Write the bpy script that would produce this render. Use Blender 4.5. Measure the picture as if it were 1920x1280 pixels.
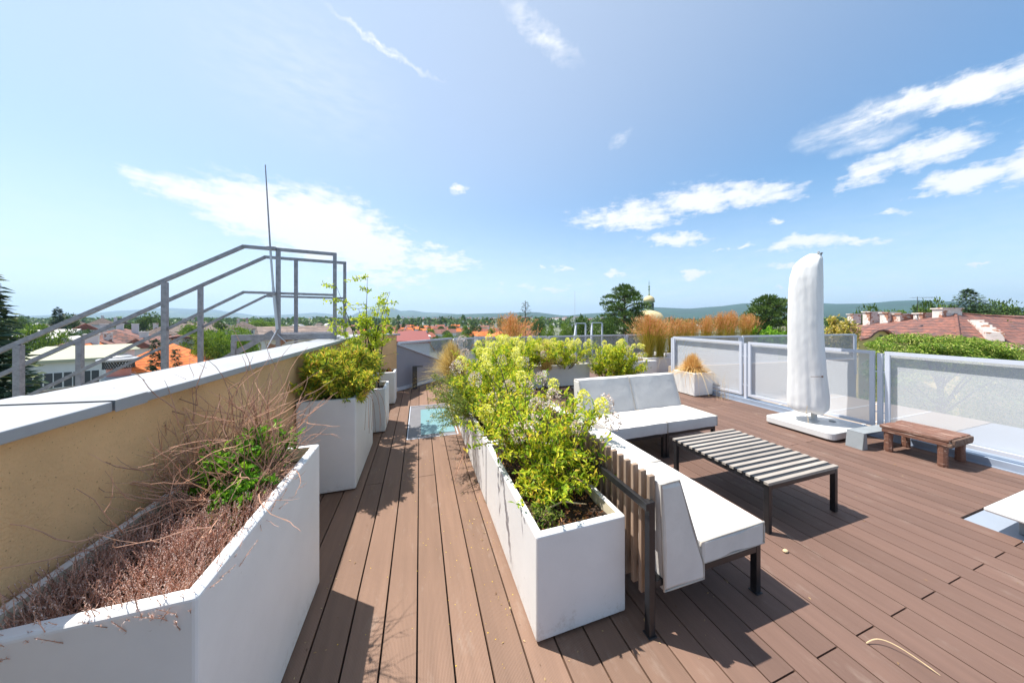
import bpy, math, random
from mathutils import Vector, Matrix, noise as mnoise
R = math.radians
rnd = random.Random(7)
for o in list(bpy.data.objects): bpy.data.objects.remove(o)
scene = bpy.context.scene
C = scene.collection

# ------------------------------------------------------------ camera
YAW = math.atan(173/542)
SY, CY = math.sin(YAW), math.cos(YAW)
cam_d = bpy.data.cameras.new('camera'); cam = bpy.data.objects.new('camera', cam_d); C.objects.link(cam)
cam.location = (0, 0, 1.55); cam.rotation_euler = (R(90), 0, -YAW)
cam_d.sensor_width = 36; cam_d.lens = 542/1920*36; cam_d.shift_y = -42/1920
cam_d.clip_start = 0.05; cam_d.clip_end = 40000
scene.camera = cam

# ------------------------------------------------------------ sun, sky, exposure
SDIR = Vector((-0.40, 0.295, 1.0)).normalized()          # towards the sun
sun_el = math.asin(SDIR.z); sun_az = math.atan2(SDIR.x, SDIR.y)
sl = bpy.data.lights.new('sun', 'SUN'); sl.energy = 5.0; sl.angle = R(0.53); sl.color = (1.0, 0.955, 0.89)
so = bpy.data.objects.new('sun', sl); C.objects.link(so)
so.rotation_euler = SDIR.to_track_quat('Z', 'Y').to_euler()
scene.view_settings.view_transform = 'Standard'; scene.view_settings.look = 'None'
scene.view_settings.gamma = 1; scene.view_settings.exposure = 0.79
CLOUDS = []   # filled below: (x0,y0,x1,y1,half thickness, weight) in degrees of azimuth / elevation

def azel(px, py):
    k = (px-960)/542; v = (598-py)/542
    return math.degrees(math.atan(k)+YAW), math.degrees(math.atan(v/math.sqrt(1+k*k)))
def cloud(x0, y0, x1, y1, th, w=1.0, kind='puff'):
    CLOUDS.append((x0, y0, x1, y1, th, w, kind))
# big bank on the left
cloud(215,322,480,392,30,1.2); cloud(330,355,620,430,62,1.7); cloud(440,392,740,455,76,1.9); cloud(540,440,800,485,60,1.5)
cloud(700,478,925,500,28,1); cloud(780,458,850,466,10,.8); cloud(560,500,860,530,48,.8)
cloud(840,352,876,356,10,1)
cloud(640,520,760,540,14,.6); cloud(860,535,1180,545,18,.6); cloud(730,545,900,560,16,.5)
# middle group
cloud(1062,412,1290,400,24,1.1); cloud(1130,408,1280,400,34,1.1); cloud(1215,385,1420,360,32,1.3); cloud(1290,368,1516,356,24,1.2); cloud(1195,448,1340,448,17,1.1)
cloud(1120,512,1180,512,10,1); cloud(1262,515,1338,513,13,1.2); cloud(1025,503,1085,503,8,.9); cloud(1000,500,1030,500,5,.8)
cloud(1423,420,1475,414,7,1); cloud(1418,466,1600,440,20,1.2); cloud(1520,455,1690,447,13,1.1); cloud(1430,502,1580,490,13,1)
cloud(1435,537,1482,533,8,1); cloud(1375,462,1420,459,5,.8); cloud(1320,468,1378,468,5,.7)
cloud(1775,496,1885,488,8,1); cloud(1630,402,1705,396,9,.7)
cloud(1610,552,1660,545,8,.6); cloud(1560,560,1760,556,9,.45)
# long diagonal clouds on the right
cloud(1560,352,1720,285,30,1.2); cloud(1640,310,1885,245,30,1.3); cloud(1710,368,1930,300,30,1.4); cloud(1830,340,2100,250,40,1.3)
cloud(1600,225,1830,150,26,1.3); cloud(1700,205,1960,120,34,1.5); cloud(1800,170,2200,60,45,1.3)
# wisps
cloud(600,0,830,155,9,.75,'wisp'); cloud(940,-10,1090,120,34,.6,'wisp'); cloud(1140,275,1185,248,14,.4,'wisp')
cloud(1480,275,1800,160,34,.7,'wisp'); cloud(1540,285,1720,240,22,.6,'wisp')
cloud(250,490,420,500,18,.35,'wisp'); cloud(0,560,700,540,40,.3,'wisp'); cloud(300,30,760,200,150,.16,'wisp')

def build_world():
    w = bpy.data.worlds.new('World'); scene.world = w; w.use_nodes = True
    nt = w.node_tree; N = nt.nodes; L = nt.links; N.clear()
    out = N.new('ShaderNodeOutputWorld'); bg = N.new('ShaderNodeBackground')
    bg.inputs['Strength'].default_value = 0.108
    sky = N.new('ShaderNodeTexSky'); sky.sky_type = 'NISHITA'; sky.sun_disc = False
    sky.sun_elevation = sun_el; sky.sun_rotation = sun_az
    sky.air_density = 1.0; sky.dust_density = 0.35; sky.ozone_density = 2.6; sky.altitude = 200
    def M(op, a, b=None, c=None, clamp=False):
        n = N.new('ShaderNodeMath'); n.operation = op; n.use_clamp = clamp
        for i, v in enumerate((a, b, c)):
            if v is None: continue
            if isinstance(v, (int, float)): n.inputs[i].default_value = v
            else: L.new(v, n.inputs[i])
        return n.outputs[0]
    geo = N.new('ShaderNodeTexCoord'); sep = N.new('ShaderNodeSeparateXYZ'); L.new(geo.outputs['Generated'], sep.inputs[0])
    az = M('MULTIPLY', M('ARCTAN2', sep.outputs[0], sep.outputs[1]), 57.29578)
    el = M('MULTIPLY', M('ARCSINE', sep.outputs[2]), 57.29578)
    comb = N.new('ShaderNodeCombineXYZ'); L.new(az, comb.inputs[0]); L.new(el, comb.inputs[1])
    # warp the coordinates a little so that edges billow
    def warp(scale, amt, detail=4):
        n = N.new('ShaderNodeTexNoise'); n.inputs['Scale'].default_value = scale; n.inputs['Detail'].default_value = detail
        n.inputs['Roughness'].default_value = .6
        L.new(comb.outputs[0], n.inputs['Vector'])
        s = N.new('ShaderNodeVectorMath'); s.operation = 'SUBTRACT'; L.new(n.outputs['Color'], s.inputs[0]); s.inputs[1].default_value = (.5, .5, .5)
        m = N.new('ShaderNodeVectorMath'); m.operation = 'MULTIPLY'; L.new(s.outputs[0], m.inputs[0]); m.inputs[1].default_value = amt
        return m.outputs[0]
    a1 = N.new('ShaderNodeVectorMath'); L.new(comb.outputs[0], a1.inputs[0]); L.new(warp(.55, (4.5, 2.6, 0), 6), a1.inputs[1])
    a2 = a1
    fb = N.new('ShaderNodeTexNoise'); fb.inputs['Scale'].default_value = .6; fb.inputs['Detail'].default_value = 9; fb.inputs['Roughness'].default_value = .62
    sc = N.new('ShaderNodeVectorMath'); sc.operation = 'MULTIPLY'; L.new(comb.outputs[0], sc.inputs[0]); sc.inputs[1].default_value = (.6, 1.6, 1)
    L.new(sc.outputs[0], fb.inputs['Vector'])
    groups = {'puff': None, 'wisp': None}
    for (x0, y0, x1, y1, th, wt, kind) in CLOUDS:
        A = azel(x0, y0); B = azel(x1, y1)
        cx, cy = (A[0]+B[0])/2, (A[1]+B[1])/2
        mx, my = (x0+x1)/2, (y0+y1)/2
        t1 = azel(mx, my-th); t0 = azel(mx, my+th)
        hb = max(.35, abs(t1[1]-t0[1])/2)
        ha = max(.6, math.hypot(B[0]-A[0], B[1]-A[1])/2)*1.12
        rot = math.atan2(B[1]-A[1], B[0]-A[0])
        mp = N.new('ShaderNodeMapping'); mp.vector_type = 'TEXTURE'
        mp.inputs['Location'].default_value = (cx, cy, 0); mp.inputs['Rotation'].default_value = (0, 0, rot)
        mp.inputs['Scale'].default_value = (ha, hb*1.15, 1e3)
        L.new(a2.outputs[0], mp.inputs['Vector'])
        ln = N.new('ShaderNodeVectorMath'); ln.operation = 'LENGTH'; L.new(mp.outputs[0], ln.inputs[0])
        v = M('MULTIPLY', M('SUBTRACT', 1.0, ln.outputs['Value']), wt) if kind == 'puff' else \
            M('MULTIPLY', M('SUBTRACT', 1.0, ln.outputs['Value'], clamp=True), wt)
        g = groups[kind]
        groups[kind] = v if g is None else M('MAXIMUM', g, v)
    fn = M('SUBTRACT', fb.outputs['Fac'], .5)
    puff = M('ADD', groups['puff'], M('MULTIPLY', fn, 2.1))
    sm = N.new('ShaderNodeMapRange'); sm.interpolation_type = 'SMOOTHSTEP'
    L.new(puff, sm.inputs['Value']); sm.inputs['From Min'].default_value = -.08; sm.inputs['From Max'].default_value = .95
    sm.inputs['To Max'].default_value = .97
    gate = N.new('ShaderNodeMapRange'); L.new(groups['puff'], gate.inputs['Value'])
    gate.inputs['From Min'].default_value = -.35; gate.inputs['From Max'].default_value = .05
    pf = M('MULTIPLY', sm.outputs[0], gate.outputs[0])
    # streaky veil
    mp = N.new('ShaderNodeMapping'); mp.inputs['Rotation'].default_value = (0, 0, R(-25)); mp.inputs['Scale'].default_value = (.35, 1.3, 1)
    L.new(comb.outputs[0], mp.inputs['Vector'])
    wn = N.new('ShaderNodeTexNoise'); wn.inputs['Scale'].default_value = .8; wn.inputs['Detail'].default_value = 8; wn.inputs['Roughness'].default_value = .62
    L.new(mp.outputs[0], wn.inputs['Vector'])
    ws = N.new('ShaderNodeMapRange'); ws.inputs['From Min'].default_value = .3; ws.inputs['From Max'].default_value = .62; L.new(wn.outputs['Fac'], ws.inputs['Value'])
    wisp = M('MULTIPLY', M('MULTIPLY', groups['wisp'], 1.5), ws.outputs[0], clamp=True)
    # low whitish band of thin cloud near the horizon
    hz = N.new('ShaderNodeMapRange'); hz.interpolation_type = 'SMOOTHSTEP'; L.new(el, hz.inputs['Value'])
    hz.inputs['From Min'].default_value = 22; hz.inputs['From Max'].default_value = -1; hz.inputs['To Max'].default_value = .82
    tot = M('MAXIMUM', M('MAXIMUM', pf, wisp), M('MULTIPLY', hz.outputs[0], M('ADD', .55, M('MULTIPLY', fb.outputs['Fac'], .5))))
    # thin bright veil of high haze on the sun's side of the sky
    dt = N.new('ShaderNodeVectorMath'); dt.operation = 'DOT_PRODUCT'; L.new(geo.outputs['Generated'], dt.inputs[0]); dt.inputs[1].default_value = tuple(SDIR)
    vr = N.new('ShaderNodeMapRange'); vr.interpolation_type = 'SMOOTHSTEP'; L.new(dt.outputs['Value'], vr.inputs['Value'])
    vr.inputs['From Min'].default_value = -.22; vr.inputs['From Max'].default_value = 1.0; vr.inputs['To Max'].default_value = .47
    tot = M('ADD', tot, M('MULTIPLY', vr.outputs[0], M('SUBTRACT', 1.0, tot)), clamp=True)
    tint = N.new('ShaderNodeVectorMath'); tint.operation = 'MULTIPLY'; L.new(sky.outputs[0], tint.inputs[0]); tint.inputs[1].default_value = (.50, .90, 1.04)
    mix = N.new('ShaderNodeMix'); mix.data_type = 'RGBA'
    L.new(tot, mix.inputs['Factor'])
    L.new(tint.outputs[0], mix.inputs['A'])
    mix.inputs['B'].default_value = (5.9, 6.0, 6.2, 1)
    L.new(mix.outputs['Result'], bg.inputs['Color']); L.new(bg.outputs[0], out.inputs['Surface'])
build_world()

# ------------------------------------------------------------ helpers
def polar(px, d):                       # world x, y of a point d metres ahead at a bearing
    r = (px-960)/542*d
    return r*CY+d*SY, -r*SY+d*CY
def zat(py, d): return 1.55-(py-598)*d/542

class MB:
    def __init__(s): s.v = []; s.f = []; s.m = []; s.cur = 0
    def add(s, vs, fs):
        b = len(s.v); s.v.extend(vs)
        for f in fs: s.f.append([i+b for i in f]); s.m.append(s.cur)
    def box(s, x0, x1, y0, y1, z0, z1):
        s.add([(x0,y0,z0),(x1,y0,z0),(x1,y1,z0),(x0,y1,z0),(x0,y0,z1),(x1,y0,z1),(x1,y1,z1),(x0,y1,z1)],
              [(0,3,2,1),(4,5,6,7),(0,1,5,4),(1,2,6,5),(2,3,7,6),(3,0,4,7)])
    def bar(s, a, b, w, h, up=(0,0,1)):
        a = Vector(a); b = Vector(b); d = (b-a).normalized(); u = Vector(up)
        if abs(d.dot(u)) > .99: u = Vector((0,1,0))
        sd = d.cross(u).normalized(); uu = sd.cross(d).normalized()
        vs = []
        for p in (a, b):
            for i, j in ((-1,-1),(1,-1),(1,1),(-1,1)): vs.append(tuple(p+sd*i*w/2+uu*j*h/2))
        s.add(vs, [(0,1,2,3),(4,7,6,5),(0,4,5,1),(1,5,6,2),(2,6,7,3),(3,7,4,0)])
    def tube(s, pts, rads, n=6, cap=True):
        pts = [Vector(p) for p in pts]; vs = []; fs = []
        for i, p in enumerate(pts):
            d = (pts[min(i+1, len(pts)-1)]-pts[max(i-1, 0)])
            d = d.normalized() if d.length > 1e-9 else Vector((0,0,1))
            u = Vector((0,0,1)) if abs(d.z) < .95 else Vector((1,0,0))
            a = d.cross(u).normalized(); b = d.cross(a)
            r = rads[i] if isinstance(rads, (list, tuple)) else rads
            for k in range(n):
                t = 2*math.pi*k/n; vs.append(tuple(p+a*math.cos(t)*r+b*math.sin(t)*r))
        for i in range(len(pts)-1):
            for k in range(n):
                k2 = (k+1) % n; fs.append((i*n+k, i*n+k2, (i+1)*n+k2, (i+1)*n+k))
        if cap: fs.append(tuple(range(n))[::-1]); fs.append(tuple((len(pts)-1)*n+k for k in range(n)))
        s.add(vs, fs)
    def lathe(s, prof, c=(0,0), n=24):
        vs = []; fs = []
        for r, z in prof:
            for k in range(n):
                t = 2*math.pi*k/n; vs.append((c[0]+r*math.cos(t), c[1]+r*math.sin(t), z))
        for i in range(len(prof)-1):
            for k in range(n):
                k2 = (k+1) % n; fs.append((i*n+k, i*n+k2, (i+1)*n+k2, (i+1)*n+k))
        fs.append(tuple(range(n))[::-1]); fs.append(tuple((len(prof)-1)*n+k for k in range(n)))
        s.add(vs, fs)
    def prism(s, poly, z0, z1):
        n = len(poly)
        s.add([(x,y,z0) for x,y in poly]+[(x,y,z1) for x,y in poly],
              [tuple(range(n))[::-1], tuple(range(n, 2*n))]+[(i,(i+1)%n,(i+1)%n+n,i+n) for i in range(n)])
    def extr(s, poly3, vec):            # closed polygon of 3D points extruded by vec
        n = len(poly3); v = Vector(vec)
        s.add([tuple(p) for p in poly3]+[tuple(Vector(p)+v) for p in poly3],
              [tuple(range(n))[::-1], tuple(range(n, 2*n))]+[(i,(i+1)%n,(i+1)%n+n,i+n) for i in range(n)])
    def leaf(s, p, d, L, W, fold=.25, up=None):
        d = Vector(d).normalized(); u = Vector((rnd.gauss(0,.5), rnd.gauss(0,.5), 1)) if up is None else up
        sd = d.cross(u)
        if sd.length < 1e-4: sd = Vector((1,0,0))
        sd.normalize(); nn = sd.cross(d)
        p = Vector(p); m = p+d*L*.5
        s.add([tuple(p), tuple(m+sd*W*.5+nn*W*fold), tuple(p+d*L-nn*L*.08), tuple(m-sd*W*.5+nn*W*fold)], [(0,1,2),(0,2,3)])
    def blade(s, pts, w, wid_up=None):   # flat ribbon that tapers to the tip
        pts = [Vector(p) for p in pts]; n = len(pts); vs = []; fs = []
        ang = rnd.uniform(0, math.pi); sd0 = Vector((math.cos(ang), math.sin(ang), 0))
        for i, p in enumerate(pts):
            ww = w*(1-i/(n-.4)*.85)*.5
            vs.append(tuple(p+sd0*ww)); vs.append(tuple(p-sd0*ww))
        for i in range(n-1): fs.append((2*i, 2*i+1, 2*i+3, 2*i+2))
        s.add(vs, fs)
    def build(s, name, mats, parent=None, smooth=False, bevel=0, loc=None, seg=2):
        me = bpy.data.meshes.new(name); me.from_pydata(s.v, [], s.f)
        if not isinstance(mats, (list, tuple)): mats = [mats]
        for m in mats: me.materials.append(m)
        if len(mats) > 1: me.polygons.foreach_set('material_index', s.m)
        if smooth:
            me.polygons.foreach_set('use_smooth', [True]*len(me.polygons))
            if smooth == 'sharp': me.set_sharp_from_angle(angle=R(38))
        me.update()
        o = bpy.data.objects.new(name, me); C.objects.link(o)
        if parent: o.parent = parent
        if loc: o.location = loc
        if bevel:
            b = o.modifiers.new('bevel', 'BEVEL'); b.width = bevel; b.segments = seg; b.limit_method = 'ANGLE'; b.angle_limit = R(40)
            b.harden_normals = False
        return o
def tag(o, label=None, cat=None, group=None, kind=None):
    if label: o['label'] = label
    if cat: o['category'] = cat
    if group: o['group'] = group
    if kind: o['kind'] = kind
    return o
def empty(name, loc, rz=0):
    o = bpy.data.objects.new(name, None); C.objects.link(o); o.location = loc; o.rotation_euler = (0,0,rz)
    o.empty_display_size = .1
    return o
def copy_tree(o, parent=None):
    c = o.copy(); C.objects.link(c)
    if parent: c.parent = parent
    for ch in list(o.children): copy_tree(ch, c)
    return c

# ------------------------------------------------------------ materials
def new_mat(name):
    m = bpy.data.materials.new(name); m.use_nodes = True
    nt = m.node_tree; return m, nt, nt.nodes['Principled BSDF']
def mat(name, col, rough=.6, var=.12, nscale=6, bump=0, bscale=60, metal=0, island=0, spec=.5, spots=None, stretch=(1,1,1), dist=.02, coat=0):
    m, nt, b = new_mat(name); N, L = nt.nodes, nt.links
    b.inputs['Roughness'].default_value = rough; b.inputs['Metallic'].default_value = metal
    b.inputs['Specular IOR Level'].default_value = spec
    if coat: b.inputs['Coat Weight'].default_value = coat
    tc = N.new('ShaderNodeTexCoord'); mp = N.new('ShaderNodeMapping'); mp.inputs['Scale'].default_value = stretch
    L.new(tc.outputs['Object'], mp.inputs[0])
    n = N.new('ShaderNodeTexNoise'); n.inputs['Scale'].default_value = nscale; n.inputs['Detail'].default_value = 6; n.inputs['Roughness'].default_value = .65
    L.new(mp.outputs[0], n.inputs['Vector'])
    mr = N.new('ShaderNodeMapRange'); L.new(n.outputs['Fac'], mr.inputs['Value'])
    mr.inputs['From Min'].default_value = .3; mr.inputs['From Max'].default_value = .7
    mr.inputs['To Min'].default_value = 1-var; mr.inputs['To Max'].default_value = 1+var
    val = mr.outputs[0]
    if island:
        g = N.new('ShaderNodeNewGeometry'); mi = N.new('ShaderNodeMapRange'); L.new(g.outputs['Random Per Island'], mi.inputs['Value'])
        mi.inputs['To Min'].default_value = 1-island; mi.inputs['To Max'].default_value = 1+island
        mm = N.new('ShaderNodeMath'); mm.operation = 'MULTIPLY'; L.new(val, mm.inputs[0]); L.new(mi.outputs[0], mm.inputs[1]); val = mm.outputs[0]
    vm = N.new('ShaderNodeVectorMath'); vm.operation = 'SCALE'; vm.inputs[0].default_value = col[:3]; L.new(val, vm.inputs['Scale'])
    colout = vm.outputs[0]
    if spots:
        sc, thr, scol = spots
        v = N.new('ShaderNodeTexNoise'); v.inputs['Scale'].default_value = sc; v.inputs['Detail'].default_value = 3; L.new(mp.outputs[0], v.inputs['Vector'])
        r = N.new('ShaderNodeMapRange'); r.inputs['From Min'].default_value = thr; r.inputs['From Max'].default_value = thr+.05; L.new(v.outputs['Fac'], r.inputs['Value'])
        mx = N.new('ShaderNodeMix'); mx.data_type = 'RGBA'; L.new(r.outputs[0], mx.inputs['Factor']); L.new(colout, mx.inputs['A']); mx.inputs['B'].default_value = (*scol, 1)
        colout = mx.outputs['Result']
    L.new(colout, b.inputs['Base Color'])
    if bump:
        bn = N.new('ShaderNodeTexNoise'); bn.inputs['Scale'].default_value = bscale; bn.inputs['Detail'].default_value = 5
        L.new(mp.outputs[0], bn.inputs['Vector'])
        bu = N.new('ShaderNodeBump'); bu.inputs['Strength'].default_value = bump; bu.inputs['Distance'].default_value = dist
        L.new(bn.outputs['Fac'], bu.inputs['Height']); L.new(bu.outputs[0], b.inputs['Normal'])
    return m
def leafmat(name, cols, rough=.5, trans=.35, pos=None):
    m, nt, b = new_mat(name); N, L = nt.nodes, nt.links
    g = N.new('ShaderNodeNewGeometry'); cr = N.new('ShaderNodeValToRGB')
    el = cr.color_ramp.elements
    while len(el) < len(cols): el.new(.5)
    for i, c in enumerate(cols):
        el[i].position = i/(len(cols)-1) if pos is None else pos[i]; el[i].color = (*c, 1)
    L.new(g.outputs['Random Per Island'], cr.inputs[0]); L.new(cr.outputs[0], b.inputs['Base Color'])
    b.inputs['Roughness'].default_value = rough; b.inputs['Specular IOR Level'].default_value = .3
    t = N.new('ShaderNodeBsdfTranslucent'); L.new(cr.outputs[0], t.inputs['Color'])
    mx = N.new('ShaderNodeMixShader'); mx.inputs[0].default_value = trans
    L.new(b.outputs[0], mx.inputs[1]); L.new(t.outputs[0], mx.inputs[2])
    L.new(mx.outputs[0], nt.nodes['Material Output'].inputs['Surface'])
    return m
def tilemat(name, c1, c2, sx=.25, sz=.3, mottle=.35):
    """roof tiles: rows follow the height (object Z), columns along the slope's side"""
    m, nt, b = new_mat(name); N, L = nt.nodes, nt.links
    tc = N.new('ShaderNodeTexCoord'); sp = N.new('ShaderNodeSeparateXYZ'); L.new(tc.outputs['Object'], sp.inputs[0])
    n = N.new('ShaderNodeTexNoise'); n.inputs['Scale'].default_value = 1.3; n.inputs['Detail'].default_value = 10; n.inputs['Roughness'].default_value = .7; L.new(tc.outputs['Object'], n.inputs['Vector'])
    r = N.new('ShaderNodeValToRGB'); r.color_ramp.elements[0].position = .5-mottle*.5; r.color_ramp.elements[1].position = .5+mottle*.5
    r.color_ramp.elements[0].color = (*c2, 1); r.color_ramp.elements[1].color = (*c1, 1); L.new(n.outputs['Fac'], r.inputs[0])
    vo = N.new('ShaderNodeTexVoronoi'); vo.inputs['Scale'].default_value = 1; 
    mp = N.new('ShaderNodeMapping'); mp.inputs['Scale'].default_value = (1/sx, 1/sx, 1/(sz*.6)); L.new(tc.outputs['Object'], mp.inputs[0]); L.new(mp.outputs[0], vo.inputs['Vector'])
    mr = N.new('ShaderNodeMapRange'); mr.inputs['To Min'].default_value = .72; mr.inputs['To Max'].default_value = 1.2
    sr = N.new('ShaderNodeSeparateColor'); L.new(vo.outputs['Color'], sr.inputs[0]); L.new(sr.outputs[0], mr.inputs['Value'])
    vm = N.new('ShaderNodeVectorMath'); vm.operation = 'SCALE'; L.new(r.outputs[0], vm.inputs[0])
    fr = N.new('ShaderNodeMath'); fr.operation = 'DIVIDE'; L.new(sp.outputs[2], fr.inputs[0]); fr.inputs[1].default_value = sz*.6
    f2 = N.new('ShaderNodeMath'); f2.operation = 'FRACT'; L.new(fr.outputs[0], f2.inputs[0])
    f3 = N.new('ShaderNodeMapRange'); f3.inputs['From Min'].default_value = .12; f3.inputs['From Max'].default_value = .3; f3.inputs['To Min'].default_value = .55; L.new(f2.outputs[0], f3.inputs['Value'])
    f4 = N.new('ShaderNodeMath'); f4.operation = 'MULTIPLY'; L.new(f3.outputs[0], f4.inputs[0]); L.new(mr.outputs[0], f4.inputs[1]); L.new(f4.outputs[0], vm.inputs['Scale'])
    L.new(vm.outputs[0], b.inputs['Base Color'])
    w = N.new('ShaderNodeMath'); w.operation = 'FRACT'; d = N.new('ShaderNodeMath'); d.operation = 'DIVIDE'; L.new(sp.outputs[2], d.inputs[0]); d.inputs[1].default_value = sz*.6; L.new(d.outputs[0], w.inputs[0])
    bu = N.new('ShaderNodeBump'); bu.inputs['Strength'].default_value = 1; bu.inputs['Distance'].default_value = .06; bu.invert = True
    L.new(w.outputs[0], bu.inputs['Height']); L.new(bu.outputs[0], b.inputs['Normal'])
    b.inputs['Roughness'].default_value = .85
    return m

def deckmat():
    m, nt, b = new_mat('composite_decking'); N, L = nt.nodes, nt.links
    tc = N.new('ShaderNodeTexCoord'); g = N.new('ShaderNodeNewGeometry')
    mp = N.new('ShaderNodeMapping'); mp.inputs['Scale'].default_value = (14, .8, 1); L.new(tc.outputs['Object'], mp.inputs[0])
    n1 = N.new('ShaderNodeTexNoise'); n1.inputs['Scale'].default_value = 1.5; n1.inputs['Detail'].default_value = 7; n1.inputs['Roughness'].default_value = .7; L.new(mp.outputs[0], n1.inputs['Vector'])
    n2 = N.new('ShaderNodeTexNoise'); n2.inputs['Scale'].default_value = 1.1; n2.inputs['Detail'].default_value = 5; L.new(tc.outputs['Object'], n2.inputs['Vector'])
    a = N.new('ShaderNodeMapRange'); a.inputs['From Min'].default_value=.3; a.inputs['From Max'].default_value=.7; a.inputs['To Min'].default_value = .88; a.inputs['To Max'].default_value = 1.12; L.new(n1.outputs['Fac'], a.inputs['Value'])
    c = N.new('ShaderNodeMapRange'); c.inputs['From Min'].default_value=.3; c.inputs['From Max'].default_value=.7; c.inputs['To Min'].default_value = .9; c.inputs['To Max'].default_value = 1.1; L.new(n2.outputs['Fac'], c.inputs['Value'])
    i = N.new('ShaderNodeMapRange'); i.inputs['To Min'].default_value = .84; i.inputs['To Max'].default_value = 1.10; L.new(g.outputs['Random Per Island'], i.inputs['Value'])
    m1 = N.new('ShaderNodeMath'); m1.operation='MULTIPLY'; L.new(a.outputs[0], m1.inputs[0]); L.new(c.outputs[0], m1.inputs[1])
    m2 = N.new('ShaderNodeMath'); m2.operation='MULTIPLY'; L.new(m1.outputs[0], m2.inputs[0]); L.new(i.outputs[0], m2.inputs[1])
    # fine grooves along the boards
    sp = N.new('ShaderNodeSeparateXYZ'); L.new(tc.outputs['Object'], sp.inputs[0])
    sn = N.new('ShaderNodeMath'); sn.operation='MULTIPLY'; sn.inputs[1].default_value = 2*math.pi/.0062; L.new(sp.outputs[0], sn.inputs[0])
    s2 = N.new('ShaderNodeMath'); s2.operation='SINE'; L.new(sn.outputs[0], s2.inputs[0])
    gr = N.new('ShaderNodeMapRange'); gr.inputs['From Min'].default_value=-1; gr.inputs['From Max'].default_value=1; gr.inputs['To Min'].default_value=.9; gr.inputs['To Max'].default_value=1.05; L.new(s2.outputs[0], gr.inputs['Value'])
    m3 = N.new('ShaderNodeMath'); m3.operation='MULTIPLY'; L.new(m2.outputs[0], m3.inputs[0]); L.new(gr.outputs[0], m3.inputs[1])
    # dusty / slightly tan left zone against a redder brown on the lounge side (two batches of boards)
    mx = N.new('ShaderNodeMix'); mx.data_type='RGBA'
    z = N.new('ShaderNodeMapRange'); z.inputs['From Min'].default_value=.9; z.inputs['From Max'].default_value=1.5; L.new(sp.outputs[0], z.inputs['Value']); L.new(z.outputs[0], mx.inputs['Factor'])
    mx.inputs['A'].default_value=(.218,.130,.088,1); mx.inputs['B'].default_value=(.160,.093,.069,1)
    vm = N.new('ShaderNodeVectorMath'); vm.operation='SCALE'; L.new(mx.outputs['Result'], vm.inputs[0]); L.new(m3.outputs[0], vm.inputs['Scale'])
    # pale dust marks and a few dark drips
    n3 = N.new('ShaderNodeTexNoise'); n3.inputs['Scale'].default_value=3.2; n3.inputs['Detail'].default_value=9; n3.inputs['Roughness'].default_value=.75
    mp3 = N.new('ShaderNodeMapping'); mp3.inputs['Scale'].default_value=(2.2,.7,1); L.new(tc.outputs['Object'], mp3.inputs[0]); L.new(mp3.outputs[0], n3.inputs['Vector'])
    d = N.new('ShaderNodeMapRange'); d.inputs['From Min'].default_value=.56; d.inputs['From Max'].default_value=.75; d.inputs['To Max'].default_value=.5; L.new(n3.outputs['Fac'], d.inputs['Value'])
    mx2 = N.new('ShaderNodeMix'); mx2.data_type='RGBA'; L.new(d.outputs[0], mx2.inputs['Factor']); L.new(vm.outputs[0], mx2.inputs['A']); mx2.inputs['B'].default_value=(.33,.26,.21,1)
    L.new(mx2.outputs['Result'], b.inputs['Base Color'])
    b.inputs['Roughness'].default_value=.62; b.inputs['Specular IOR Level'].default_value=.35
    bu = N.new('ShaderNodeBump'); bu.inputs['Strength'].default_value=.35; bu.inputs['Distance'].default_value=.0015; L.new(s2.outputs[0], bu.inputs['Height']); L.new(bu.outputs[0], b.inputs['Normal'])
    return m
def meshmat(name, col, pitch, fill):
    """perforated sheet: round holes in staggered rows"""
    m, nt, b = new_mat(name); N, L = nt.nodes, nt.links
    tc = N.new('ShaderNodeTexCoord'); sp = N.new('ShaderNodeSeparateXYZ'); L.new(tc.outputs['Object'], sp.inputs[0])
    def M(op, a, bb=None):
        n = N.new('ShaderNodeMath'); n.operation = op
        for i, v in enumerate((a, bb)):
            if v is None: continue
            if isinstance(v, (int, float)): n.inputs[i].default_value = v
            else: L.new(v, n.inputs[i])
        return n.outputs[0]
    k = math.pi/pitch
    u = M('MULTIPLY', M('ADD', sp.outputs[0], M('ADD', sp.outputs[1], sp.outputs[2])), k)
    v = M('MULTIPLY', M('SUBTRACT', M('ADD', sp.outputs[0], sp.outputs[1]), sp.outputs[2]), k)
    s = M('MULTIPLY', M('SINE', u), M('SINE', v))
    s = M('ABSOLUTE', s)
    hole = M('LESS_THAN', fill, s)
    t = N.new('ShaderNodeBsdfTransparent'); mx = N.new('ShaderNodeMixShader')
    L.new(hole, mx.inputs[0]); L.new(b.outputs[0], mx.inputs[1]); L.new(t.outputs[0], mx.inputs[2])
    L.new(mx.outputs[0], nt.nodes['Material Output'].inputs['Surface'])
    b.inputs['Base Color'].default_value = (*col, 1); b.inputs['Roughness'].default_value = .5
    return m

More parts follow.
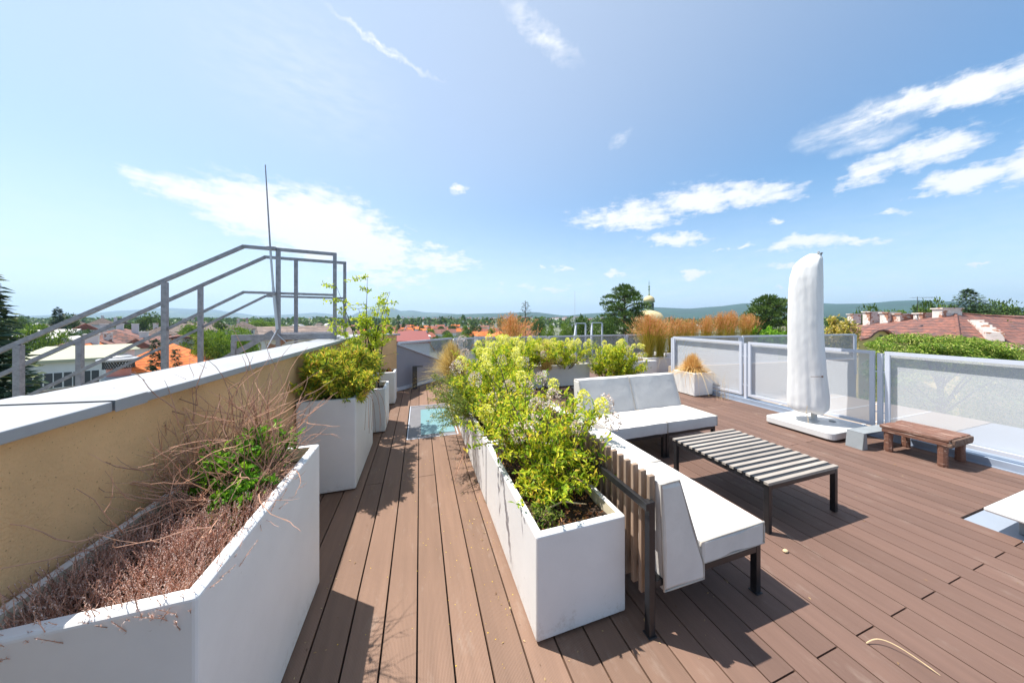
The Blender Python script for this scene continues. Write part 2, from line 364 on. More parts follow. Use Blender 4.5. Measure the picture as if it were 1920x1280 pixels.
M_ = {}
M_['deck'] = deckmat()
M_['dark_sub'] = mat('deck_underlay', (.012,.011,.012), .9)
M_['concrete_white'] = mat('white_cast_planter', (.72,.715,.705), .55, var=.06, nscale=2.2, bump=.12, bscale=35, spots=(26,.74,(.45,.43,.4)), dist=.004)
def add_dirt(m, col=(.40,.35,.29), amt=.55):
    nt = m.node_tree; N, L = nt.nodes, nt.links; b = nt.nodes['Principled BSDF']; src = b.inputs['Base Color'].links[0].from_socket
    tc = N.new('ShaderNodeTexCoord'); sp = N.new('ShaderNodeSeparateXYZ'); L.new(tc.outputs['Object'], sp.inputs[0])
    n = N.new('ShaderNodeTexNoise'); n.inputs['Scale'].default_value = 16; n.inputs['Detail'].default_value = 10; n.inputs['Roughness'].default_value = .8; L.new(tc.outputs['Object'], n.inputs['Vector'])
    s_ = N.new('ShaderNodeMath'); s_.operation = 'MULTIPLY_ADD'; L.new(sp.outputs[2], s_.inputs[0]); s_.inputs[1].default_value = -1.1; L.new(n.outputs['Fac'], s_.inputs[2])
    r = N.new('ShaderNodeMapRange'); r.inputs['From Min'].default_value = .44; r.inputs['From Max'].default_value = .62; r.inputs['To Max'].default_value = amt; L.new(s_.outputs[0], r.inputs['Value'])
    mx = N.new('ShaderNodeMix'); mx.data_type = 'RGBA'; L.new(r.outputs[0], mx.inputs['Factor']); L.new(src, mx.inputs['A']); mx.inputs['B'].default_value = (*col, 1)
    L.new(mx.outputs['Result'], b.inputs['Base Color'])
add_dirt(M_['concrete_white'])
M_['planter_in'] = mat('planter_inside', (.62,.55,.40), .8, var=.15, nscale=5)
M_['soil'] = mat('potting_soil', (.05,.028,.016), .95, var=.6, nscale=30, bump=1, bscale=60, dist=.03)
M_['stucco'] = mat('ochre_stucco', (.70,.44,.215), .9, var=.2, nscale=1.6, bump=.8, bscale=130, spots=(120,.65,(.38,.23,.10)), dist=.006)
M_['coping'] = mat('painted_metal_coping', (.345,.355,.37), .5, var=.14, nscale=2.6, bump=.05, bscale=8, metal=.0)
M_['galv'] = mat('galvanised_steel', (.30,.29,.32), .5, var=.28, nscale=22, metal=.45, bump=.1, bscale=80, dist=.002)
M_['alu'] = mat('painted_aluminium', (.54,.57,.64), .38, var=.04, nscale=4)
M_['alu_base'] = mat('grey_blue_sill', (.28,.33,.41), .4, var=.1, nscale=4)
M_['mesh'] = meshmat('perforated_sheet', (.58,.60,.63), .0095, .60)
M_['mesh_far'] = meshmat('perforated_sheet_grey', (.36,.38,.42), .0095, .48)
M_['black'] = mat('black_powder_coat', (.018,.018,.020), .35, var=.25, nscale=20, bump=.06, bscale=200, dist=.001)
M_['fabric'] = mat('cream_outdoor_fabric', (.61,.58,.545), .85, var=.09, nscale=3.5, bump=.6, bscale=7, dist=.01)
M_['piping'] = mat('cushion_piping', (.44,.40,.35), .8)
M_['slat'] = mat('weathered_teak', (.30,.21,.15), .8, var=.28, nscale=5, stretch=(14,14,1.2), island=.2, bump=.4, bscale=12, dist=.003)
M_['table_slat'] = mat('silvered_teak', (.33,.29,.25), .8, var=.25, nscale=4, stretch=(1.2,20,20), island=.16, bump=.4, bscale=10, dist=.002)
M_['bench'] = mat('red_brown_stained_wood', (.165,.075,.048), .6, var=.35, nscale=5, stretch=(16,1.5,16), island=.12, bump=.6, bscale=9, spots=(4.5,.6,(.42,.30,.24)), dist=.004)
M_['bark'] = mat('rough_bark_end', (.14,.085,.06), .9, var=.5, nscale=14, bump=1, bscale=25, dist=.02)
M_['cover'] = mat('white_canopy_cover', (.67,.665,.655), .75, var=.07, nscale=2.5, bump=.25, bscale=3, dist=.012, stretch=(7,7,.9))
M_['plastic'] = mat('white_plastic', (.60,.595,.58), .35, var=.03, nscale=4, bump=.03, bscale=90, dist=.001)
M_['steelplate'] = mat('grey_steel_plate', (.26,.28,.29), .45, var=.12, nscale=6)
M_['greypanel'] = mat('grey_sheet_cladding', (.27,.27,.31), .5, var=.06, nscale=2)
M_['darkmetal'] = mat('anthracite_metal', (.035,.038,.042), .4, var=.15)
M_['glassfrost'] = mat('frosted_roof_glass', (.17,.31,.33), .35, var=.04, nscale=2)
M_['frame_grey'] = mat('skylight_frame', (.17,.165,.175), .5, var=.12, nscale=6)
M_['beige'] = mat('beige_render', (.42,.33,.25), .9, var=.1, nscale=1.5, bump=.1)
M_['beige_floor'] = mat('beige_paving', (.36,.29,.225), .9, var=.1, nscale=1.2)
M_['ledge'] = mat('pale_sheet_roof', (.27,.31,.37), .5, var=.06, nscale=1)
M_['stem'] = mat('woody_stem', (.13,.075,.055), .8, var=.3, nscale=30, island=.3)
M_['darkstem'] = mat('dark_stem', (.055,.035,.032), .8, var=.3)
M_['twig'] = mat('dead_twig', (.46,.255,.17), .8, var=.3, nscale=20, island=.45)
M_['straw'] = mat('dry_straw', (.62,.47,.27), .8, var=.2)
M_['trunk'] = mat('tree_bark', (.09,.065,.05), .9, var=.3)
M_['hyd_leaf'] = leafmat('hydrangea_leaf', [(.09,.18,.015),(.30,.46,.03),(.60,.68,.04),(.84,.80,.06),(.82,.52,.08)], trans=.5, pos=[0,.3,.6,.87,1])
M_['hyd_flower'] = leafmat('lime_flower', [(.74,.70,.06),(.84,.80,.12),(.90,.88,.26),(.92,.90,.45)], rough=.7, trans=.3)
M_['dry_flower'] = leafmat('dried_flower', [(.46,.32,.24),(.62,.48,.42),(.76,.66,.60),(.84,.78,.74)], rough=.8, trans=.25)
M_['p2_leaf'] = leafmat('spurge_leaf', [(.08,.16,.03),(.24,.36,.04),(.52,.58,.05),(.84,.72,.08),(.82,.46,.14)], trans=.35, pos=[0,.25,.5,.85,1])
M_['tree_leaf'] = leafmat('young_tree_leaf', [(.28,.42,.03),(.55,.64,.04),(.76,.76,.07)], trans=.45)
M_['green_leaf'] = leafmat('fresh_green_leaf', [(.06,.18,.015),(.18,.42,.025),(.42,.66,.05)], trans=.35)
M_['heather'] = leafmat('dried_heather', [(.58,.32,.24),(.78,.50,.40),(.88,.68,.60),(.92,.82,.76)], rough=.85, trans=.4)
M_['yel_leaf'] = leafmat('fine_leaf', [(.07,.15,.02),(.17,.28,.04),(.30,.36,.05),(.42,.40,.10)], trans=.35)
M_['yel_flower'] = leafmat('small_yellow_flower', [(.85,.55,.02),(.85,.70,.05)], rough=.6, trans=.2)
M_['stipa'] = leafmat('golden_feather_grass', [(.46,.30,.08),(.70,.52,.18),(.84,.72,.38)], rough=.7, trans=.35)
M_['plume'] = leafmat('brown_plume', [(.20,.10,.06),(.38,.22,.14)], rough=.8, trans=.2)
M_['reed'] = leafmat('reed_grass', [(.30,.30,.03),(.50,.42,.05),(.62,.38,.08)], rough=.7, trans=.3)
M_['reedtop'] = leafmat('rust_seed_head', [(.58,.24,.08),(.74,.36,.14),(.84,.50,.26)], rough=.7, trans=.3)
M_['drygrass'] = leafmat('dry_orange_grass', [(.60,.30,.08),(.78,.50,.16),(.86,.68,.34)], rough=.7, trans=.3)
M_['rustleaf'] = leafmat('copper_leaf', [(.24,.09,.04),(.42,.17,.07),(.50,.28,.10)], trans=.3)
M_['wist'] = leafmat('wisteria_leaf', [(.05,.12,.012),(.14,.27,.025),(.34,.46,.06),(.62,.60,.18)], trans=.35)
M_['yelcrown'] = leafmat('yellowing_leaf', [(.18,.20,.03),(.45,.40,.05),(.70,.55,.10),(.75,.62,.40)], trans=.35)
M_['fartree'] = leafmat('broadleaf_crown', [(.03,.065,.012),(.075,.14,.02),(.14,.22,.03)], trans=.25)
M_['brighttree'] = leafmat('bright_crown', [(.06,.13,.015),(.16,.27,.02),(.30,.40,.04)], trans=.3)
M_['conifer'] = leafmat('conifer_needles', [(.03,.065,.022),(.06,.11,.035),(.10,.16,.05)], rough=.7, trans=.1)
M_['pine'] = leafmat('pine_needles', [(.045,.09,.02),(.10,.17,.03),(.17,.24,.05)], rough=.7, trans=.1)
M_['spruce'] = leafmat('blue_spruce_needles', [(.03,.065,.035),(.06,.11,.07),(.17,.20,.07)], rough=.7, trans=.1)
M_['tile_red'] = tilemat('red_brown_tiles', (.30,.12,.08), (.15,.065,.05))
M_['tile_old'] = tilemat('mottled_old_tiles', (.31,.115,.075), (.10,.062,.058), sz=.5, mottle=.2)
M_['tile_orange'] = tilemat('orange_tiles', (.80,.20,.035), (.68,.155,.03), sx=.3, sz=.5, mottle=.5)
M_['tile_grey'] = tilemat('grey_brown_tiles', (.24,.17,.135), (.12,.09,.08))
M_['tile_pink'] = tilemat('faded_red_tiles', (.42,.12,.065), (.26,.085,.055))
M_['wall_white'] = mat('white_render', (.66,.65,.64), .9, var=.06, nscale=.6)
M_['wall_cream'] = mat('cream_render', (.60,.52,.38), .9, var=.06, nscale=.6)
M_['wall_yellow'] = mat('yellow_render', (.66,.50,.20), .9, var=.06, nscale=.8)
M_['wall_old'] = mat('peeling_plaster', (.70,.64,.58), .95, var=.16, nscale=2, spots=(1.6,.55,(.40,.20,.13)))
M_['brick_stack'] = mat('old_brick', (.42,.20,.13), .95, var=.3, nscale=3, spots=(1.8,.52,(.62,.55,.48)))
M_['pane'] = mat('window_pane', (.05,.06,.075), .1, var=.1)
M_['frame_w'] = mat('white_frame', (.7,.7,.7), .6)
M_['flat_olive'] = mat('olive_sheet_roof', (.38,.38,.27), .8, var=.08, nscale=.5)
M_['flat_light'] = mat('pale_flat_roof', (.56,.53,.50), .85, var=.08, nscale=.3)
M_['copper'] = mat('verdigris_copper', (.17,.25,.17), .7, var=.3, nscale=.6)
M_['dome_stone'] = mat('lichened_dome', (.62,.50,.27), .85, var=.15, nscale=.4)
M_['ground'] = mat('town_ground', (.14,.15,.10), .95, var=.5, nscale=.02)
M_['farveg'] = mat('wooded_ground', (.045,.075,.025), .95, var=.5, nscale=.01)
M_['copperred'] = mat('dark_red_trim', (.22,.05,.04), .7)
M_['pinkdrum'] = mat('faded_red_drum', (.62,.26,.22), .6, var=.15)
M_['wood_fence'] = mat('grey_wood_fence', (.16,.13,.10), .9, var=.3, nscale=3, stretch=(8,8,1))

# ------------------------------------------------------------ deck
def board(mb, x0, x1, y0, y1, zt=0):
    g = .0035 if x0 > 1 else .0045; mb.box(x0+g, x1-g, y0+.003, y1-.003, zt-.024, zt)
def build_deck():
    mb = MB(); YF, YB = -1.7, 8.0
    cols = []; x = -.012-.159*7
    while x < 1.09: cols.append((x, min(x+.159, 1.1216))); x += .159
    cols[-1] = (cols[-1][0], 1.1216)
    x = 1.1216; i = 0
    while x < 12.4: cols.append((x, x+.15275)); x += .15275
    for n, (x0, x1) in enumerate(cols):
        xm = (x0+x1)/2
        if xm < 1.1: js = [2.985, 6.2] if n % 3 == 1 else ([0.1, 4.5] if n % 3 == 0 else [-1.2, 6.9])
        else:
            js = [.836, 3.84, 6.8] if round((xm-1.503)/.15275) % 2 == 0 else [-.7, 2.34 if xm > 3.2 else 2.9, 5.3]
        lo, hi = YF, YB
        if xm > 5.70: lo = 5.47
        if xm < -1.02: continue
        if xm > 4.02 and xm < 5.7: lo = 1.085 if xm < 5.35 else lo
        if xm < -.47: hi = 6.66+ (xm+.47)*.9
        elif xm < .86: hi = 6.72+(xm+.47)
        holes = []
        if -.16 < xm < .50: holes = [(3.94, 5.43)]
        cuts = sorted([j for j in js if lo < j < hi] + [lo, hi])
        for a, b in zip(cuts[:-1], cuts[1:]):
            seg = [(a, b)]
            for h0, h1 in holes:
                ns = []
                for (s0, s1) in seg:
                    if s1 <= h0 or s0 >= h1: ns.append((s0, s1)); continue
                    if s0 < h0: ns.append((s0, h0))
                    if s1 > h1: ns.append((h1, s1))
                seg = ns
            for s0, s1 in seg:
                if s1-s0 > .03: board(mb, x0, x1, s0, s1)
    o = mb.build('deck', M_['deck'], bevel=0); tag(o, kind='structure')
    mb = MB(); mb.box(-1.3, 5.72, -1.8, 8.05, -.4, -.032); mb.box(5.722, 12.5, 5.44, 8.05, -.4, -.032)
    o = mb.build('roof_slab', M_['dark_sub']); tag(o, kind='structure')
build_deck()

# ------------------------------------------------------------ left parapet wall with coping
root = empty('parapet_wall', (-1.03, 0, 0)); tag(root, 'ochre stuccoed parapet wall with pale metal coping left of the walkway', 'wall')
mb = MB(); path_in = [(0,-1.8),(0,5.65),(.56,6.64)]
mb.prism([(0,-1.8),(0,5.65),(.56,6.64),(.38,6.74),(-.25,5.75),(-.25,-1.8)], -.4, 1.236)
mb.build('wall', M_['stucco'], root)
for (a, b, nm) in ((-1.8, 1.338, 'coping_sheet'), (1.346, 5.70, 'coping_sheet')):
    mb = MB()
    mb.add([(.045,a,1.238),(.045,b,1.238),(.045,b,1.272),(.045,a,1.272),(-.27,a,1.283),(-.27,b,1.283),(-.27,a,1.238),(-.27,b,1.238)],
           [(0,1,2,3),(3,2,5,4),(4,5,7,6),(0,3,4,6),(1,7,5,2),(0,6,7,1)])
    mb.build(nm, M_['coping'], root, bevel=.004)
mb = MB(); mb.add([(.05,1.338,1.236),(.05,1.46,1.236),(.05,1.46,1.276),(.05,1.338,1.276),(-.275,1.338,1.287),(-.275,1.46,1.287)],
                  [(0,1,2,3),(3,2,5,4)]); mb.build('coping_joint_cover', M_['coping'], root)
mb = MB(); mb.extr([(.045,5.702,1.238),(.63,6.68,1.2),(.36,6.86,1.2),(-.27,5.80,1.238)], (0,0,.035)); mb.build('coping_sheet', M_['coping'], root)

# ------------------------------------------------------------ planters
def planter(x0, x1, y0, y1, h, label, group, th=.035, soil=.07, name='planter_box', rz=0, flare=0):
    root = empty(name, ((x0+x1)/2, (y0+y1)/2, 0), rz); tag(root, label, 'planter', group)
    a, b = (x1-x0)/2, (y1-y0)/2; mb = MB(); f = 1-flare
    o_ = [(-a,-b),(a,-b),(a,b),(-a,b)]; i_ = [(-a+th,-b+th),(a-th,-b+th),(a-th,b-th),(-a+th,b-th)]
    vs = [(x*f,y*f,.012) for x,y in o_]+[(x,y,h) for x,y in o_]+[(x,y,h) for x,y in i_]+[(x*.97,y*.97,h-.30) for x,y in i_]
    fs = [(3,2,1,0)]+[(i,(i+1)%4,(i+1)%4+4,i+4) for i in range(4)]+[(i+4,(i+1)%4+4,(i+1)%4+8,i+8) for i in range(4)]
    mb.add(vs, fs)
    mb.build('shell', M_['concrete_white'], root, bevel=.011, seg=3)
    mb = MB(); mb.add([(x,y,h-.001) for x,y in [(p[0]*.999, p[1]*.999) for p in i_]]+[(x*.97,y*.97,h-.30) for x,y in i_], [((i+1)%4,i,i+4,(i+1)%4+4) for i in range(4)])
    mb.build('lining', M_['planter_in'], root)
    mb = MB(); nx, ny = 16, 16; vs = []
    for j in range(ny+1):
        for i in range(nx+1):
            X = (-a+th)*.985+(2*(a-th)*.985)*i/nx; Y = (-b+th)*.985+(2*(b-th)*.985)*j/ny
            vs.append((X, Y, h-soil+.02*mnoise.noise(Vector((X*9+x0, Y*9+y0, 3)))))
    mb.add(vs, [(j*(nx+1)+i, j*(nx+1)+i+1, (j+1)*(nx+1)+i+1, (j+1)*(nx+1)+i) for j in range(ny) for i in range(nx)])
    mb.build('soil', M_['soil'], root)
    return root
G1 = 'white planters along the left wall'; G2 = 'row of white planters behind the slatted sofa'
planter(-1.018,-.557,.975,1.955,.822,'tall white planter nearest on the left, filled with dry heather and bare twigs', G1)
planter(-1.015,-.553,2.93,3.93,.832,'tall white planter holding the dense yellow-green bush by the ochre wall', G1)
planter(-.86,-.43,5.66,6.06,.585,'small low white planter at the far end of the left walkway by the grey panel', G1)
planter(.527,1.036,1.27,2.352,.516,'low white planter nearest the camera in the centre, brown soil showing at its near end', G2, soil=.06)
planter(.524,1.04,2.366,3.44,.516,'second low white planter of the centre row, directly behind the nearest one', G2)
planter(.527,1.04,3.455,4.53,.516,'third low white planter of the centre row, under overhanging yellow flowers', G2)
planter(.53,1.04,4.545,5.62,.516,'last low white planter of the centre row, holding golden feather grass', G2)
G3 = 'white planters in the cross row behind the far seats'
planter(1.5,2.62,5.95,6.45,.50,'white planter at left of the cross row, hidden under lime-green hydrangea', G3)
planter(2.72,3.83,5.95,6.45,.50,'white planter whose bare grey end shows behind the left far seat', G3)
planter(4.70,5.84,5.98,6.48,.48,'white planter left of the flared trough, behind the right far seat', G3)
planter(6.05,6.98,6.55,7.05,.46,'flared white trough holding tall rust-coloured reed grass', G3, flare=.12, name='planter_trough')
planter(5.21,5.70,4.375,4.87,.465,'square white planter with dry orange grass in the fence corner', 'single square planter')

# ------------------------------------------------------------ lounge modules
def lounge_module():
    """front at y=0 facing -y, left at x=0, width .738, depth .785"""
    W = .738; root = empty('lounge_seat', (0,0,0))
    for x in (.018, W-.018):
        for y in (.02, .765):
            mb = MB(); mb.box(x-.017, x+.017, y-.017, y+.017, 0.004, .272 if y < .1 else .66); 
            mb.box(x-.024, x+.024, y-.024, y+.024, .001, .006); mb.build('leg', M_['black'], root, bevel=.002)
    mb = MB()
    for x in (.018, W-.018): mb.box(x-.0165, x+.0165, .038, .747, .238, .2715)
    mb.box(.036, W-.036, .004, .036, .238, .2715); mb.box(.036, W-.036, .70, .732, .238, .2715)
    for k in range(5): mb.box(.036, W-.036, .12+k*.12, .15+k*.12, .245, .262)
    mb.build('seat_frame', M_['black'], root, bevel=.002)
    mb = MB(); mb.box(-.004, W+.004, .783, .806, .625, .662); mb.build('back_rail', M_['black'], root, bevel=.002)
    mb = MB()
    for k in range(13):
        x = .022+k*.0575; dz = rnd.uniform(-.004, .004)
        mb.box(x, x+.021, .728, .762, .150+dz, .775+dz)
    mb.build('slatted_back', M_['slat'], root, bevel=.003)
    return root
def cushion(poly, x0, x1, puff=.007, n=10):
    """cushion with a side profile poly (y,z), slightly crowned faces, piping along the seams"""
    pts = []
    for i in range(len(poly)):
        a = Vector(poly[i]); b = Vector(poly[(i+1) % len(poly)])
        m = max(2, int((b-a).length/.05))
        for k in range(m):
            t = k/m; nrm = Vector(((b-a).y, -(b-a).x)).normalized()
            p = a.lerp(b, t); bulge = puff*math.sin(math.pi*t)*min(1, (b-a).length/.25)
            pts.append((p.x, p.y, nrm.x*bulge, nrm.y*bulge))
    c = Vector((sum(p[0] for p in pts)/len(pts), sum(p[1] for p in pts)/len(pts)))
    mb = MB(); rings = []; R_ = .014
    xs = [(x0+R_*.0, R_), (x0+R_*.3, R_*.35), (x0+R_, 0)] 
    for k in range(1, n): xs.append((x0+R_+(x1-x0-2*R_)*k/n, 0))
    xs += [(x1-R_, 0), (x1-R_*.3, R_*.35), (x1, R_)]
    m = len(pts); vs = []
    for xi, (x, ins) in enumerate(xs):
        t = (x-x0)/(x1-x0); cr = math.sin(math.pi*min(max(t,0),1))**.5
        for (py, pz, by, bz) in pts:
            q = Vector((py+by*cr, pz+bz*cr)); d = (c-q)
            q = q+d.normalized()*ins
            w = .0045*mnoise.noise(Vector((x*6+x0*3, q.x*6, q.y*8)))+.0022*mnoise.noise(Vector((x*17, q.x*15, q.y*6)))
            vs.append((x, q.x+w, q.y+w))
    fs = []
    for i in range(len(xs)-1):
        for k in range(m): fs.append((i*m+k, i*m+(k+1) % m, (i+1)*m+(k+1) % m, (i+1)*m+k))
    # end caps with crowned centre rings
    for side, base, x in ((-1, 0, x0), (1, (len(xs)-1)*m, x1)):
        last = base
        for sc_, off in ((.97, .004),):
            b0 = len(vs)
            for k in range(m):
                v = vs[base+k]; q = c+(Vector((v[1], v[2]))-c)*sc_
                vs.append((x+side*off, q.x, q.y))
            for k in range(m):
                f = (last+k, last+(k+1) % m, b0+(k+1) % m, b0+k); fs.append(f[::-1] if side < 0 else f)
            last = b0
        fs.append(tuple(last+k for k in range(m)))
    mb.add(vs, fs)
    return mb
def piping(poly, x):
    mb = MB(); pts = [(x, p[0], p[1]) for p in poly]; pts.append(pts[0])
    out = []
    for a, b in zip(pts[:-1], pts[1:]):
        for k in range(5): out.append(tuple(Vector(a).lerp(Vector(b), k/5)))
    out.append(pts[-1]); mb.tube(out, .0055, 6); return mb
SEAT = [(-.018,.284),(.455,.284),(.455,.395),(-.018,.400)]
BACK = [(.442,.210),(.700,.215),(.722,.742),(.607,.745),(.445,.290)]
def fit_cushions(root):
    W = .738
    c = cushion(SEAT[::-1][::-1], -.004, W+.004).build('seat_cushion', M_['fabric'], root, smooth='sharp')
    for x in (-.001, W+.001): piping(SEAT, x).build('piping', M_['piping'], c, smooth=True)
    c = cushion(BACK, -.010, W+.004, .006).build('back_cushion', M_['fabric'], root, smooth='sharp')
    for x in (-.006, W): piping(BACK, x).build('piping', M_['piping'], c, smooth=True)
mod = lounge_module(); fit_cushions(mod)
spots = [((1.843,1.13,0), R(90), 'white cushioned lounge seat nearest the camera, its slatted back towards the planter'),
         ((1.843,1.877,0), R(90), 'white lounge seat in the middle, between the nearest seat and the corner'),
         ((1.885,2.555,0), 0, 'left one of the two white lounge seats that face the camera'),
         ((2.635,2.555,0), 0, 'right one of the two white lounge seats that face the camera')]
BACK = [(.442,.210),(.700,.215),(.722,.785),(.607,.788),(.445,.290)]
mod2 = lounge_module(); fit_cushions(mod2)
for i, (l, rz, lab) in enumerate(spots):
    o = mod if i == 0 else (copy_tree(mod) if i == 1 else (mod2 if i == 2 else copy_tree(mod2))); o.location = l; o.rotation_euler = (0,0,rz)
    tag(o, lab, 'lounge chair', 'lounge seats set in an L round the low table')

# ------------------------------------------------------------ slatted low table
root = empty('coffee_table', (2.39,1.415,0)); tag(root, 'low black-framed table with pale wooden slats between the sofas and the parasol', 'table')
TW, TL, TH = .815, .825, .372
for x in (.018, TW-.018):
    for y in (.02, TL-.02):
        mb = MB()
        if x < .1: mb.box(x-.017, x+.017, y-.017, y+.017, .003, .350)
        else: mb.box(x-.017, x+.017, y-.017, y+.017, .003, .350)
        mb.build('leg', M_['black'], root, bevel=.002)
mb = MB()
for x in (.018, TW-.018): mb.box(x-.0165, x+.0165, .038, TL-.038, .318, .3495)
for y in (.02, TL-.02): mb.box(.036, TW-.036, y-.0165, y+.0165, .318, .3495)
for y in (TL*.5,): mb.box(.036, TW-.036, y-.012, y+.012, .325, .3455)
mb.build('frame', M_['black'], root, bevel=.002)
mb = MB()
for k in range(14): y = .001+k*.0612; mb.box(-.006, TW+.006, y, y+.032, .3515, TH)
mb.build('slatted_top', M_['table_slat'], root, bevel=.002)

# ------------------------------------------------------------ parasol base + covered parasol
def rounded(w, d, r, n=6):
    out = []
    for cx, cy, a0 in ((w/2-r, d/2-r, 0), (-w/2+r, d/2-r, 90), (-w/2+r, -d/2+r, 180), (w/2-r, -d/2+r, 270)):
        for k in range(n+1):
            t = R(a0+90*k/n); out.append((cx+r*math.cos(t), cy+r*math.sin(t)))
    return out
mb = MB()
for k in range(13): y = .0335+k*.0612; mb.box(0,TW,y,y+.028,.3515,.3665)
tb_ = [o for o in bpy.data.objects if o.name == 'coffee_table'][0]; mb.build('infill_strip', M_['black'], tb_)
root = empty('parasol', (5.32,2.60,0)); tag(root, 'closed cantilever parasol wrapped in a white cover on a white slab base', 'parasol')
mb = MB(); mb.prism(rounded(.80,.76,.07), .022, .113); mb.build('base', M_['plastic'], root, bevel=.012, seg=3)
for x in (-.3,.3):
    for y in (-.28,.28): mb = MB(); mb.lathe([(.03,.001),(.03,.0215)], (x,y), 12); mb.build('castor', M_['darkmetal'], root)
mb = MB(); mb.lathe([(.055,.113),(.055,.121),(.033,.122),(.033,.40)], (.04,.02), 20); mb.build('pole', M_['plastic'], root, smooth=False)
mb = MB(); mb.lathe([(.034,.1135),(.034,.124),(.02,.13)], (.20,-.10), 16); mb.build('lock_knob', M_['steelplate'], root)
def cover():
    mb = MB(); n = 96
    T = [(.225,-.05,.10,.10),(.235,-.06,.17,.15),(.25,-.07,.24,.21),(.28,-.08,.285,.245),(.33,-.08,.305,.26),(.47,-.08,.308,.262),(.78,-.095,.280,.245),(1.15,-.11,.268,.235),(1.53,-.118,.257,.225),(1.99,-.112,.252,.22),(2.14,-.105,.245,.21),(2.29,-.085,.222,.19),(2.38,-.05,.182,.165),(2.43,-.015,.135,.13),(2.465,.01,.085,.09)]
    def at_z(z):
        for p, q in zip(T[:-1], T[1:]):
            if p[0] <= z <= q[0]: t = (z-p[0])/(q[0]-p[0]); return [p[i]+(q[i]-p[i])*t for i in range(4)]
        return T[-1]
    zs = [.225,.235,.25,.265,.28,.30,.33]+[.36+.035*k for k in range(57)]+[2.37,2.40,2.42,2.435,2.445,2.455,2.465]
    vs = []; fs = []; PH = R(-46); NRM = 1.19
    for z in zs:
        _, cx, a, b = at_z(z)
        for k in range(n):
            th = 2*math.pi*k/n; t2 = th-PH
            e_ = 3.4; rr = 1.0/((abs(math.cos(t2))**e_+abs(math.sin(t2))**e_)**(1/e_))
            rr = (.2+.8*rr)/NRM*.87
            fold = (.0035*math.sin(7*th+.5*z)+.0015*math.sin(16*th+.8*z+1))*(0.6+1.1*max(0,1-abs(z-.40)/.6))
            wr = .005*mnoise.noise(Vector((math.cos(th)*1.8, math.sin(th)*1.8, z*1.6)))+.0025*mnoise.noise(Vector((math.cos(th)*4.5, math.sin(th)*4.5, z*9+3)))
            cre = .0004*math.sin(44*z-9*th)*max(0, math.cos(th-R(205)))**2*(1 if z > 1.1 else .5)
            q = rr+(fold+wr+cre)/a*min(1,a/.2)
            zz = z + (.010*math.sin(5*th) if z < .3 else 0) + (.012*math.sin(2*th+1) if z > 2.4 else 0)
            vs.append((cx+a*q*math.cos(th), b*q*math.sin(th), zz))
    m = len(zs)
    for i in range(m-1):
        for k in range(n): fs.append((i*n+k, i*n+(k+1) % n, (i+1)*n+(k+1) % n, (i+1)*n+k))
    fs.append(tuple((m-1)*n+k for k in range(n))); mb.add(vs, fs); return mb
cv = cover().build('cover', M_['cover'], root, smooth=True)
cv.rotation_euler = (0,0,-YAW); cv.location = (.028,.02,0)
mb = MB()
mb.tube([(.03,-.02,2.45),(.0,-.05,2.475),(.02,-.04,2.49),(.06,-.02,2.485)], [.012,.016,.014,.008], 6)
mb.tube([(.08,-.03,2.44),(.07,-.05,2.48),(.10,-.02,2.485)], [.014,.014,.006], 6)
mb.build('drawstring_knot', M_['steelplate'], root)
def PL(r, f, z): return (.028+r*CY-f*SY, .02-r*SY-f*CY, z)   # r to the side, f towards the seats
mb = MB(); mb.tube([PL(-.25,.16,.36),PL(-.28,.17,.27),PL(-.26,.18,.20),PL(-.27,.19,.118)], .003, 5); mb.build('tie_cord', M_['straw'], root)
mb = MB(); mb.tube([PL(-.26,.215,.772),PL(-.20,.232,.775),PL(-.14,.238,.778)], .0035, 5); q_ = PL(-.13,.240,0); mb.lathe([(.010,.768),(.010,.788)], (q_[0],q_[1]), 8); mb.build('toggle', M_['bark'], root)

# ------------------------------------------------------------ stool-bench, steel bracket
root = empty('wooden_bench', (5.2,1.47,0)); tag(root, 'small weathered red-brown wooden bench in front of the mesh fence', 'bench')
mb = MB()
for k, (x0, x1) in enumerate(((0,.105),(.109,.225),(.229,.345),(.349,.47))):
    mb.box(x0, x1, rnd.uniform(-.008,.008), .47+rnd.uniform(-.01,.01), .268, .306+rnd.uniform(-.003,.003))
mb.build('seat', M_['bench'], root, bevel=.008, seg=2)
for x in (.004,.425):
    mb = MB(); mb.box(x,x+.041,.01,.46,.222,.267); mb.build('side_rail', M_['bench'], root, bevel=.006)
mb = MB(); mb.box(.0,.47,-.018,.012,.218,.262); mb.box(.03,.44,-.03,-.006,.245,.300); mb.build('bark_edge', M_['bark'], root, bevel=.008)
for x, y in ((.045,.05),(.425,.05),(.045,.42),(.425,.42)):
    mb = MB(); mb.lathe([(.033,.001),(.036,.02),(.033,.12),(.036,.221)], (x,y), 9); mb.build('leg', M_['bench'], root, smooth=False)
root = empty('steel_bracket', (4.98,2.06,0), R(-3)); tag(root, 'grey folded steel bracket on the deck beside the parasol base', 'bracket')
mb = MB(); mb.extr([(.0,-.07,.002),(.09,-.07,.002),(.075,-.07,.19),(.03,-.07,.19)], (0,.005,0))
mb.extr([(.0,-.07,.002),(.006,-.07,.002),(.036,-.07,.19),(.03,-.07,.19)], (0,.15,0)); mb.build('end_plate', M_['steelplate'], root)
mb = MB(); mb.box(.03,.86,-.07,.08,.1905,.196); mb.build('top_plate', M_['steelplate'], root)
mb = MB(); mb.extr([(.855,-.07,.002),(.861,-.07,.002),(.835,-.07,.19),(.829,-.07,.19)], (0,.15,0)); mb.build('end_plate', M_['steelplate'], root)

